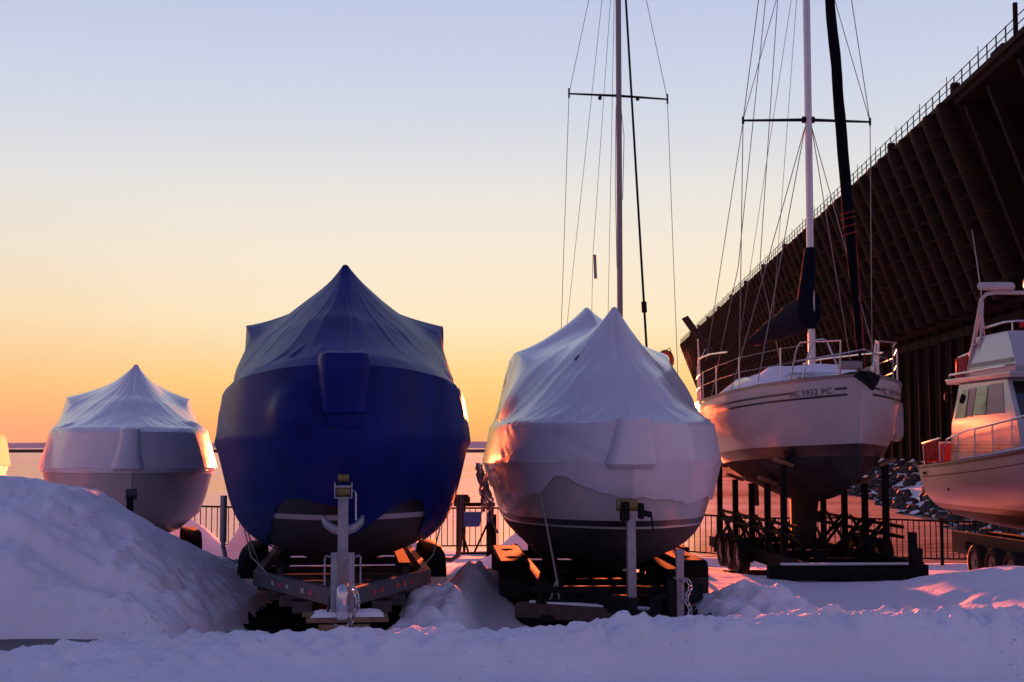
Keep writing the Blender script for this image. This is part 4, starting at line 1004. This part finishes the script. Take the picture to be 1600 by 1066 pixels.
# tall hoop by the foredeck, seen against the dock
m = MB(); bz = HS.zs(.12); m.tube([(-.74, 1.25, bz), (-.60, 1.15, bz+.62), (-.52, 1.12, bz+.72), (-.40, 1.10, bz+.74), (-.32, 1.08, bz+.70), (-.08, .95, bz)], .018, 8); m.build('bow_hoop', M_steel, sail)
m = MB(); m.tube([(.24, .25, bz), (.36, .40, bz+.66), (.41, .42, bz+.66), (.40, .45, bz)], .018, 8); m.build('bow_hoop', M_steel, sail)
# anchor on its roller
m = MB(); m.box((-.02, -.05, 3.40), (.10, .62, .06)); m.box((-.18, .12, 3.50), (.38, .16, .14)); m.build('bow_roller', M_alumd, sail, smooth=0, bevel=.02)
m = MB(); m.rings([[(w*x, y, z + dz) for x, dz in ((-1, .02), (0, -.10), (1, .02), (0, .03))] for y, z, w in ((-.52, 3.13, .02), (-.40, 3.16, .14), (-.22, 3.27, .24), (-.08, 3.38, .10), (.1, 3.42, .03))]); m.bar((0, -.42, 3.20), (0, .2, 3.44), .04, .07); m.build('anchor', M_bsteel, sail, smooth=30)
m = MB(); m.rings([[(-.66 + math.cos(a)*.11*k, 1.6 + math.sin(a)*.11*k, 3.29 + z) for a in [i*math.pi/6 for i in range(12)]] for z, k in ((0, .8), (.05, .8), (.07, 1.05), (.11, 1.0), (.13, .6))]); m.build('deck_vent', M_gelw, sail, smooth=40)
# solar panel on its pole at the stern quarter
m = MB(); m.tube([(-1.18, 8.9, 3.05), (-1.22, 8.9, 4.62)], .026, 10); m.tube([(-1.20, 8.9, 4.1), (-1.02, 8.9, 4.42)], .014, 8); sp = m.build('panel_pole', M_steel, sail)
rot = Matrix.Rotation(R(55), 3, 'Y')
m = MB(); m.box((-1.2, 8.9, 4.66), (1.15, .62, .035), rot); m.build('solar_panel', M_solar, sail, smooth=0, bevel=.006)
m = MB(); m.box((-1.2 - .82*.026, 8.9, 4.66 - .57*.026), (1.16, .63, .016), rot); m.build('panel_frame', M_bsteel, sail, smooth=0)
# fin keel
m = MB(); rings = []
for z, c0_, c1_, w in ((1.5, 3.0, 5.2, .17), (.9, 3.25, 5.1, .16), (.42, 3.45, 5.0, .17), (.16, 3.5, 5.0, .22), (.10, 3.6, 4.9, .15)):
    cs = (c0_+c1_)/2; hl = (c1_-c0_)/2
    rings.append([(w*math.sin(a), cs - hl*math.cos(a), z) for a in [k*math.pi/8 for k in range(16)]])
m.rings(rings); m.build('fin_keel', M_antig, sail, smooth=50)
m = MB(); m.rings([[(.05*math.sin(a), 8.5 + .25*math.cos(a) + .1*(z-1), z) for a in [k*math.pi/6 for k in range(12)]] for z in (.75, 1.2, 2.2)]); m.build('rudder', M_antig, sail, smooth=50)
# white fender hanging over the far side
fd = thing('boat_fender', 'white cylinder fender hanging over the right side of the sailboat', 'fender', Vector((6.03, 24.4, 0)), -0.05)
p = HS.zpt(.40, 2.62, 1, .16)
m = MB(); rr = [(-.42, .02), (-.40, .08), (-.32, .135), (-.2, .15), (.2, .15), (.32, .135), (.40, .08), (.44, .03), (.50, .03)]
m.rings([[(p.x + math.cos(a)*r, p.y + math.sin(a)*r, p.z + z) for a in [k*math.pi/8 for k in range(16)]] for z, r in rr]); m.build('fender_body', M_gelw, fd, smooth=50)
m = MB(); m.tube([p + Vector((0, 0, .48)), HS.pt(.40, 1, 1) + Vector((.02, 0, .02))], .008, 6); m.build('fender_line', M_rope, fd)

# its trailer with upright poppet stands
ts = thing('boat_trailer', 'black triple-axle trailer with upright braced stands holding up the sailboat', 'trailer', (6.03, 24.4, -.12), -0.05, 'boat trailers')
gs = -.14
for sd in (-1, 1):
    m = MB(); m.bar((sd*1.0, .2, .12), (sd*1.0, 8.6, .06), .14, .24); m.build('side_rail', M_bsteel, ts, smooth=0, bevel=.01)
    m = MB(); rows = []
    for u in (1.22, 1.52):
        row = []
        for k in range(37):
            t = k/36*3; ph = (t % 1) if k < 36 else 1.0
            row.append((sd*u, 3.2 + t*.84, .02 + .42*max(0, math.sin(math.pi*min(max(ph, 0), 1)))**.45))
        rows.append(row)
    m.grid(rows); m.build('fender', M_bsteel, ts, smooth=50, solid=.015)
make_wheels(ts, [(sd*1.37, 3.62 + .84*k, .08) for sd in (-1, 1) for k in range(3)], .33, .22)
m = MB(); m.box((-.30, .1, .08), (2.75, .2, .26)); m.build('front_beam', M_bsteel, ts, smooth=0, bevel=.012)
m = MB(); m.box((-.30, .1, .225), (2.3, .16, .03)); m.build('snow_strip', M_capsnow, ts, smooth=0)
for s in (2.2, 4.3, 6.4, 8.4):
    m = MB(); m.box((0, s, .08), (2.0, .14, .16)); m.build('cross_member', M_bsteel, ts, smooth=0, bevel=.01)
m = MB(); m.box((0, 4.2, .08), (.5, 2.2, .08)); m.build('keel_rest', M_bsteel, ts, smooth=0)
for s in (1.9, 3.2, 4.6, 6.2, 7.9):
    for sd in (-1, 1):
        u = .95 if s > 1.5 else .62
        uh = u*.92; q = None
        for zz in [1.0 + .02*k for k in range(60)]:
            if HS.zpt(s/9.2, zz, 1).x > uh: q = zz; break
        q = (q or 1.4) + .12
        m = MB(); m.box((sd*u, s, (.15 + q - .12)/2), (.11, .11, q - .12 - .15)); m.bar((sd*u, s - .02, .25), (sd*(u-.62), s + .45, .12), .05, .05); m.bar((sd*u, s, .9), (sd*(u-.4), s + .75, .15), .05, .05); m.bar((sd*u, s, .75), (sd*.2, s, .2), .05, .05)
        stn = m.build('poppet_stand', M_bsteel, ts, smooth=0, bevel=.006)
        m = MB(); m.box((sd*u, s, q - .07), (.34, .34, .06), Matrix.Rotation(-sd*R(20), 3, 'Y')); m.build('stand_pad', M_wood, stn, smooth=0, bevel=.008)
for h in (.62, .80):
    m = MB(); m.box((-.95, 4.4, h), (.05, 6.9, .06)); m.build('stand_brace', M_bsteel, ts, smooth=0)
    m = MB(); m.box((.95, 4.4, h), (.05, 6.9, .06)); m.build('stand_brace', M_bsteel, ts, smooth=0)
for sgn in (-1, 1):
    for s in (2.6, 4.4, 6.2):
        m = MB(); m.bar((sgn*.95, s, .2), (sgn*.95, s + 1.6, .85), .045, .045); m.bar((sgn*.95, s + 1.6, .2), (sgn*.95, s, .85), .045, .045); m.build('cross_brace', M_bsteel, ts, smooth=0)
m = MB(); m.box((.62, -.55, .32), (.12, .12, .95)); m.box((.62, -.55, -.1), (.22, .22, .05)); m.box((.66, -.63, .42), (.18, .08, .24)); m.build('tongue_jack', M_bsteel, ts, smooth=0, bevel=.01)
for sd in (-1, 1):
    m = MB(); m.bar((sd*.9, .1, .08), (.45, -.75, .10), .12, .2); m.build('tongue_beam', M_bsteel, ts, smooth=0, bevel=.01)
m = MB(); m.box((.45, -.68, -.02), (.07, .07, .34)); m.build('marker_post', M_yel, ts, smooth=0)

# ------------------------------------------------------------------ sailboat behind the white boat: only its rig clears the cover
s2 = thing('sailboat', 'sailboat hidden behind the white boat, only its dark mast and rigging showing', 'sailboat', (2.66, 27.4, 0), -0.085, 'sailboats laid up for winter')
H2 = Hull(7.8, list(zip(SK, (0.03, .32, .76, 1.14, 1.38, 1.42, 1.32, 1.05))), list(zip(SK, (3.05, 3.04, 3.02, 3.0, 2.96, 2.94, 2.93, 2.93))),
          list(zip(SK, (1.75, 1.55, 1.35, 1.2, 1.1, 1.12, 1.3, 1.6))), (1.55, 3.4), 0.28, 0.94)
hull_mesh(H2, 'hull', [M_antig, M_gelw], [(lambda x: 1.95, 0), (lambda x: 9, 1)], s2, ncol=40)
m = MB(); rings = []
for s, w, h in ((2.0, .4, .05), (2.4, .6, .3), (4.6, .85, .4), (5.2, .85, .05)):
    z = H2.zs(s/7.8); rings.append([(-w, s, z-.03), (-w*.85, s, z+h), (w*.85, s, z+h), (w, s, z-.03)])
m.rings(rings); m.build('coachroof', M_gelw, s2, smooth=30)
M2s, M2z = 3.55, 15.2
m = MB(); m.rings([[(math.cos(a)*.062, M2s + math.sin(a)*.09, z) for a in [k*math.pi/8 for k in range(16)]] for z in (3.1, 7, 11, M2z)]); mast2 = m.build('mast', M_alumd, s2, smooth=50)
for sd in (-1, 1):
    m = MB(); zt = 9.83 - sd*.04
    m.tube([(0, M2s, 9.83), (sd*1.10, M2s + .06, zt)], [.03, .02], 8); m.tube([(sd*1.10, M2s + .06, zt - .10), (sd*1.10, M2s + .06, zt + .12)], .02, 8); m.box((sd*.42, M2s, 9.77), (.07, .06, .07)); m.build('spreader', M_bsteel, mast2)
    m = MB(); m.tube([(0, M2s, M2z - .1), (sd*1.10, M2s + .06, zt), (sd*1.33, M2s + .2, 2.98)], .007, 6); m.build('cap_shroud', M_wire, s2)
    m = MB(); m.tube([(0, M2s + .08, M2z), (sd*.6 - .3, 7.6, 2.95)], .006, 6); m.build('backstay', M_wire, s2)
m = MB(); m.tube([(0, .1, 3.2), (0, .1, 3.6)], .04, 10); m.tube([(0, .1, 3.2), (0, M2s - .06, M2z - .2)], .024, 8); m.tube([(0, .55, 4.75), (0, .6, 4.95)], .055, 10); m.build('furled_headsail', M_bsteel, s2)
m = MB(); m.tube([(.03, M2s - .07, 9.6), (.10, M2s - .08, 8.9), (.06, M2s - .08, 7.5)], .008, 5); m.tube([(-.07, M2s - .05, 9.6), (-.10, M2s - .06, 8.0), (-.07, M2s - .05, 6.0)], .008, 5); m.build('halyard', M_wire, s2)
m = MB(); m.tube([(-.38, M2s + 1.2, 6.45), (-.36, M2s + 1.2, 5.9)], .035, 8); m.build('radar_reflector', M_wire, s2)
m = MB(); m.tube([(-.05, M2s + .1, 13.5), (-.42, M2s + 1.2, 6.45), (-.44, M2s + 1.6, 3.3)], .006, 5); m.build('topping_lift', M_wire, s2)
m = MB(); m.tube([(-.95, 7.5, 2.95), (-.95, 7.5, 3.75), (-.5, 7.75, 3.8), (.5, 7.75, 3.8), (.95, 7.5, 3.75), (.95, 7.5, 2.95)], .016, 8); m.build('stern_rail', M_steel, s2)
lb = thing('life_buoy', 'orange horseshoe buoy just showing past the right shoulder of the white boat', 'buoy', (0, 0, 0))
p = at(1040, 563, 34.4)
m = MB(); pts = [p + Vector((.15*math.sin(a), .05*math.cos(a), -.20*math.cos(a))) for a in [R(-140 + 280*k/16) for k in range(17)]]
m.tube([Vector((q.x, q.y, 2*p.z - q.z)) for q in pts], .06, 10); m.build('buoy_body', M_org, lb, smooth=60)
m = MB(); m.tube([p + Vector((-.02, .02, .22)), p + Vector((.10, 0, .30)), p + Vector((.16, 0, .12)), p + Vector((.14, .02, -.35))], .012, 6); m.build('buoy_strap', M_boot, lb)
t2 = thing('boat_cradle', 'dark cradle under the hidden sailboat behind the white boat', 'cradle', (2.66, 27.4, 0), -0.085)
for sd in (-1, 1):
    m = MB(); m.box((sd*.9, 3.8, .02), (.14, 5.4, .16)); m.build('side_rail', M_bsteel, t2, smooth=0)
    for s in (1.6, 3.8, 6.0):
        m = MB(); m.box((sd*.8, s, .75), (.1, .1, 1.4)); m.build('upright', M_bsteel, t2, smooth=0)
m = MB(); m.rings([[(.12*math.sin(a), 4.0 - .8*math.cos(a), z) for a in [k*math.pi/6 for k in range(12)]] for z in (1.3, .1)]); m.build('fin_keel', M_antig, s2)

# ------------------------------------------------------------------ the cabin cruiser at the right edge
mot = thing('cabin_cruiser', 'white flybridge cabin cruiser with red canvas on its rails at the right edge', 'motor boat', (10.9, 18.5, 0), -0.05)
MK = [0, .04, .12, .25, .42, .6, .8, 1]
HM = Hull(11.7, list(zip(MK, (0.05, .50, 1.05, 1.5, 1.76, 1.84, 1.84, 1.76))), list(zip(MK, (2.85, 2.78, 2.62, 2.42, 2.18, 1.98, 1.82, 1.70))),
          list(zip(MK, (.95, .75, .60, .50, .43, .40, .40, .43))), (1.6, 4.2), 1.1, 0.9)
mwl = lambda x: .98 - .05*x
hull_mesh(HM, 'hull', [M_anti, M_brown, M_gelp], [(lambda x: mwl(x) - .12, 0), (mwl, 1), (lambda x: 9, 2)], mot, ncol=60)
for sd in (-1, 1):
    strip('rub_rail', HM, M_brown, mot, .0, .999, lambda x: HM.zs(x) - .05, .05, (sd,), .02)
    strip('sheer_stripe', HM, M_redc, mot, .05, .985, lambda x: HM.zs(x) - .24, .018, (sd,), .008)
m = MB(); m.grid([[HM.zpt(.955 + .02*k, 1.55 + dz, -1, .02) for k in (0, 1)] for dz in (-.03, .03)]); m.build('hull_vent', M_bsteel, mot)
m = MB(); m.cyl(HM.zpt(.86, 1.25, -1, -.02), HM.zpt(.86, 1.25, -1, .02), .022, 10); m.build('drain_port', M_bsteel, mot)
m = MB(); rows = []
for i in range(31):
    x = .03 + .97*i/30; B = HM.B(x) - .02; rows.append([(B*(j/4-1), x*11.7, HM.zs(x) + .012) for j in range(9)])
m.grid(rows); m.build('deck', M_gelw, mot)
def block(rings4):
    """rings of (s, z, half width) four-corner sections, bottom to top, as front/back pairs"""
    m = MB(); rr = []
    for z, sf, sb, w in rings4: rr.append([(-w, sf, z), (w, sf, z), (w, sb, z), (-w, sb, z)])
    m.rings(rr); return m
block([(1.7, 6.6, 10.35, 1.56), (2.55, 6.95, 10.28, 1.54), (3.36, 7.65, 10.1, 1.43)]).build('deckhouse', M_gelw, mot, smooth=0, bevel=.03)
block([(3.36, 7.35, 10.6, 1.50), (3.45, 7.3, 10.65, 1.52), (3.47, 7.3, 10.65, 1.50)]).build('cabin_roof', M_gelw, mot, smooth=0, bevel=.015)
block([(1.9, 2.9, 6.9, 1.36), (2.62, 3.5, 6.9, 1.24), (2.70, 3.7, 6.9, 1.1)]).build('trunk_cabin', M_gelw, mot, smooth=0, bevel=.03)
def side_pane(name, m_, pts, u_at, parent, th=.02, side=-1):
    m = MB(); n = len(pts)
    vs = [(side*(u_at(z) + .004), s, z) for s, z in pts] + [(side*(u_at(z) + .004 + th), s, z) for s, z in pts]
    m.add(vs, [tuple(range(n)), tuple(range(2*n-1, n-1, -1))] + [(k, (k+1) % n, n+(k+1) % n, n+k) for k in range(n)]); return m.build(name, m_, parent, smooth=0)
du = lambda z: 1.54 - (z - 2.55) * .136 if z > 2.55 else 1.56 - (z-1.7)*.0235
tu = lambda z: 1.36 - (z - 1.9) * .1667
for sd in (-1, 1):
    side_pane('side_window', M_glass, [(10.10, 2.66), (9.52, 2.66), (9.48, 3.22), (9.82, 3.22)], du, mot, .012, sd)
    side_pane('side_window', M_glass, [(9.12, 2.70), (8.50, 2.70), (8.52, 3.25), (9.06, 3.25)], du, mot, .012, sd)
    side_pane('curtain_panel', M_tan, [(9.47, 2.68), (9.17, 2.68), (9.12, 3.24), (9.42, 3.24)], du, mot, .010, sd)
    side_pane('curtain_panel', M_tan, [(8.45, 2.71), (7.60, 2.72), (7.85, 3.28), (8.47, 3.27)], du, mot, .010, sd)
    side_pane('side_window', M_glass, [(6.75, 2.12), (4.2, 2.2), (4.35, 2.52), (6.45, 2.5)], tu, mot, .012, sd)
    side_pane('curtain_panel', M_tan, [(5.75, 2.165), (5.5, 2.17), (5.5, 2.505), (5.75, 2.50)], tu, mot, .018, sd)
    for z in (2.0, 2.07, 2.13): side_pane('side_stripe', M_brown, [(10.3, z-.012), (6.9, z-.012), (6.9, z+.012), (10.3, z+.012)], du, mot, .006, sd)
# windscreen in the raked front
m = MB()
def front_pt(u, t): return (u*(1.54 - .11*t), 6.95 + .70*t - .012, 2.55 + .81*t)
for a0, a1 in ((-.95, -.36), (-.32, .32), (.36, .95)):
    v = [front_pt(a0, .08), front_pt(a1, .08), front_pt(a1, .92), front_pt(a0, .92)]
    m = MB(); m.add(v + [(p[0], p[1]-.015, p[2]) for p in v], [(0,1,2,3), (7,6,5,4), (0,4,5,1), (1,5,6,2), (2,6,7,3), (3,7,4,0)]); m.build('windscreen', M_glass, mot, smooth=0)
m = MB(); rows = []
for i in range(22):
    s = 3.5 + 3.5*i/21; rows.append([(1.16*(j/8-1), s, 2.66 + min(1, 5*min(i+1, 22-i*0 if False else 21)/21, 5*min(j, 16-j)/16)*(.26 + .07*fnoise(s*1.5, j*.5, 7) + .18*sstep(5.6, 7, s))) for j in range(17)])
m.grid(rows); m.build('deck_snow', M_capsnow, mot, smooth=60)
m = MB()
for sd in (-1, 1):
    rows = []
    for i in range(24):
        s = 4.5 + 5.4*i/23; z = HM.zs(s/11.7); w = HM.B(s/11.7)
        rows.append([(sd*(1.40 + (w - 1.46)*j/6), s, z + .02 + (.10 + .05*fnoise(s*2, j, sd) - .012*j)*min(1, 4*min(i, 23-i)/23)*(1 if 0 < j < 6 else .1 if j else 1)) for j in range(7)])
    mm = MB(); mm.grid(rows); mm.build('side_snow', M_capsnow, mot, smooth=60)
# flybridge
block([(3.47, 7.55, 10.2, 1.30), (3.62, 7.5, 10.2, 1.32), (4.05, 7.95, 10.05, 1.22), (4.28, 8.25, 9.8, 1.16)]).build('flybridge', M_gelw, mot, smooth=0, bevel=.03)
fu = lambda z: 1.32 - (z - 3.62)*.2326 if z > 3.62 else 1.30 + (z-3.47)*.13
for sd in (-1, 1):
    side_pane('side_stripe', M_brown, [(10.2, 3.66), (7.62, 3.66), (7.7, 3.74), (10.18, 3.74)], fu, mot, .008, sd)
    side_pane('side_stripe', M_brown, [(10.2, 3.60), (7.62, 3.60), (7.65, 3.625), (10.2, 3.625)], fu, mot, .006, sd)
    m = MB(); m.tube([(sd*1.47, 10.5, 3.50), (sd*1.47, 10.5, 3.55), (sd*1.47, 7.7, 3.58)], .022, 8); m.build('grab_rail', M_steel, mot)
m = MB(); m.tube([(-1.10, 9.7, 4.28), (-1.14, 9.6, 4.42), (-1.12, 8.5, 4.46), (-1.0, 8.2, 4.46), (1.0, 8.2, 4.46), (1.12, 8.5, 4.46), (1.14, 9.6, 4.42), (1.10, 9.7, 4.28)], .02, 8)
m.tube([(-1.05, 8.3, 4.26), (-1.05, 8.3, 4.46)], .016, 8); m.tube([(0, 8.2, 4.26), (0, 8.2, 4.46)], .016, 8); m.build('flybridge_rail', M_steel, mot)
m = MB(); m.box((-.5, 8.34, 4.40), (.75, .05, .10)); m.build('bridge_canvas', M_redc, mot, smooth=0)
m = MB()
for sd in (-1, 1):
    m.tube([(sd*1.30, 9.95, 3.5), (sd*1.16, 9.5, 5.0), (sd*1.08, 9.45, 5.10), (sd*.9, 9.45, 5.13)], .04, 10); m.tube([(sd*1.24, 9.5, 3.6), (sd*1.15, 9.48, 4.95)], .03, 10); m.tube([(sd*1.26, 9.75, 4.1), (sd*1.2, 9.5, 4.15)], .02, 8)
m.tube([(-.9, 9.45, 5.13), (.9, 9.45, 5.13)], .04, 10); arch = m.build('radar_arch', M_gelw, mot, smooth=60)
m = MB(); m.rings([[(-.98 + L_*math.cos(a)*.38 + .10, 9.45 + .11*k*math.sin(a), z) for a in [i*math.pi/8 for i in range(16)]] for z, k, L_ in ((5.18, .8, .9), (5.22, 1, 1), (5.29, 1, 1), (5.33, .6, .9))]); m.build('radar_scanner', M_gelw, arch, smooth=50)
m = MB(); m.rings([[(-.12 + .2*k*math.cos(a), 9.45 + .2*k*math.sin(a), z) for a in [i*math.pi/8 for i in range(16)]] for z, k in ((5.17, .5), (5.22, .9), (5.36, 1), (5.44, .8), (5.47, .3))]); m.build('antenna_dome', M_gelw, arch, smooth=50)
m = MB(); m.tube([(-1.12, 9.5, 4.3), (-1.17, 9.5, 5.2), (-1.30, 9.55, 6.4)], [.014, .012, .006], 8); m.build('whip_antenna', M_gelw, arch)
m = MB(); m.tube([(-1.30, 10.45, 3.9), (-1.30, 9.9, 3.95)], .022, 8); m.tube([(-1.30, 10.4, 3.46), (-1.30, 10.4, 3.9)], .016, 8); m.build('ladder_rail', M_steel, mot)
def cloth(pts0, pts1, seed, n=16):
    a0, a1, c0_, c1_ = [Vector(p) for p in (*pts0, *pts1)]; rows = []
    for i in range(9):
        t = i/8; row = []
        for j in range(n+1):
            q = j/n; p = a0.lerp(a1, q).lerp(c0_.lerp(c1_, q), t); row.append(p + Vector((.035*fnoise(q*7, t*1.5, seed), .03*fnoise(q*6, t*2, seed+4), -.03*t*abs(fnoise(q*5, 0, seed)))))
        rows.append(row)
    m = MB(); m.grid(rows); return m
cloth(((-1.33, 10.55, 3.88), (-1.30, 9.9, 3.92)), ((-1.34, 10.5, 3.42), (-1.32, 9.95, 3.45)), 3).build('canvas_wrap', M_redc, mot, smooth=60, solid=.01)
cloth(((-1.70, 11.55, 2.14), (-1.70, 10.6, 2.24)), ((-1.70, 11.5, 1.80), (-1.68, 10.6, 1.84)), 5).build('rail_canvas', M_redc, mot, smooth=60, solid=.01)
cloth(((-1.70, 11.57, 2.14), (-.6, 11.6, 2.16)), ((-1.68, 11.57, 1.78), (-.6, 11.6, 1.8)), 9).build('rail_canvas', M_redc, mot, smooth=60, solid=.01)
m = MB(); m.tube([(-.6, 11.6, 2.2), (-1.68, 11.6, 2.17), (-1.72, 11.5, 2.17), (-1.70, 10.5, 2.27)], .022, 8)
for p in ((-1.70, 11.5, 1.72), (-1.70, 10.55, 1.8), (-.6, 11.6, 1.72)): m.tube([p, (p[0], p[1], 2.2)], .018, 8)
m.build('cockpit_rail', M_steel, mot)
for sd in (-1, 1):
    rp = [(sd*1.70, 10.35, 1.80), (sd*1.70, 10.3, 2.1), (sd*1.70, 10.1, 2.24), (sd*1.70, 9.7, 2.31)] + [(sd*(HM.B(x) - .09), x*11.7, HM.zs(x) + .53 + .1*(1-x)) for x in (.76, .68, .6, .52, .44, .36, .28, .2, .12, .06)]
    m = MB(); m.tube(rp, .02, 8); m.build('bow_rail', M_steel, mot)
    for x in (.80, .725, .65, .575, .5, .42, .34, .26, .18, .1):
        m = MB(); u = sd*(HM.B(x) - .09); m.tube([(u, x*11.7, HM.zs(x)), (u, x*11.7, HM.zs(x) + .53 + .1*(1-x))], .016, 8); m.build('rail_stanchion', M_steel, mot)
m = MB(); m.tube([(-1.52, 10.22, 3.1), (-1.60, 10.2, 3.12)], .012, 6); m.rings([[(-1.62 + z, 10.2 + .10*k*math.cos(a), 3.10 + .10*k*math.sin(a)) for a in [i*math.pi/6 for i in range(12)]] for z, k in ((-.06, .5), (-.05, 1), (.04, .9), (.05, .4))]); m.build('deck_lamp', M_bsteel, mot, smooth=50)
tm = thing('boat_trailer', 'rust-brown triple-axle trailer under the cabin cruiser with red canvas', 'trailer', (10.9, 18.5, -.15), -0.05, 'boat trailers')
for sd in (-1, 1):
    m = MB(); m.bar((sd*1.42, 1.5, .40), (sd*1.42, 10.6, .34), .10, .42); m.build('side_board', M_rust, tm, smooth=0, bevel=.01)
    m = MB(); m.bar((sd*.8, 2.5, .56), (sd*.8, 10.2, .52), .2, .06); m.build('bunk_board', M_carpet, tm, smooth=0)
    m = MB(); m.box((sd*1.55, 9.35, .22), (.06, .1, .36)); m.cyl((sd*1.5, 9.5, .32), (sd*1.58, 9.5, .32), .09, 12); m.build('mud_bracket', M_bsteel, tm, smooth=0)
make_wheels(tm, [(sd*1.64, 7.0 + .86*k, .06) for sd in (-1, 1) for k in range(3)], .34, .22)
for s in (2.5, 4.5, 6.3, 9.7):
    m = MB(); m.box((0, s, .22), (2.8, .16, .2)); m.build('cross_member', M_rust, tm, smooth=0)
m = MB(); m.bar((-.8, 1.6, .3), (0, -1.2, .25), .14, .2); m.bar((.8, 1.6, .3), (0, -1.2, .25), .14, .2); m.build('tongue_beam', M_rust, tm, smooth=0)

# ------------------------------------------------------------------ the air over the bay
m = MB(); m.box((0, 2150, 12.5), (9400, 4700, 35))
hz = m.build('haze', [], smooth=0); hz['kind'] = 'stuff'
hm = bpy.data.materials.new('haze'); hm.use_nodes = True; ht = hm.node_tree; ht.nodes.clear()
ho = ht.nodes.new('ShaderNodeOutputMaterial'); hv = ht.nodes.new('ShaderNodeVolumePrincipled')
hv.inputs['Color'].default_value = (0.9, 0.9, 0.92, 1); hv.inputs['Density'].default_value = 0.00002; hv.inputs['Anisotropy'].default_value = 0.0
ht.links.new(hv.outputs[0], ho.inputs['Volume']); hz.data.materials.append(hm)
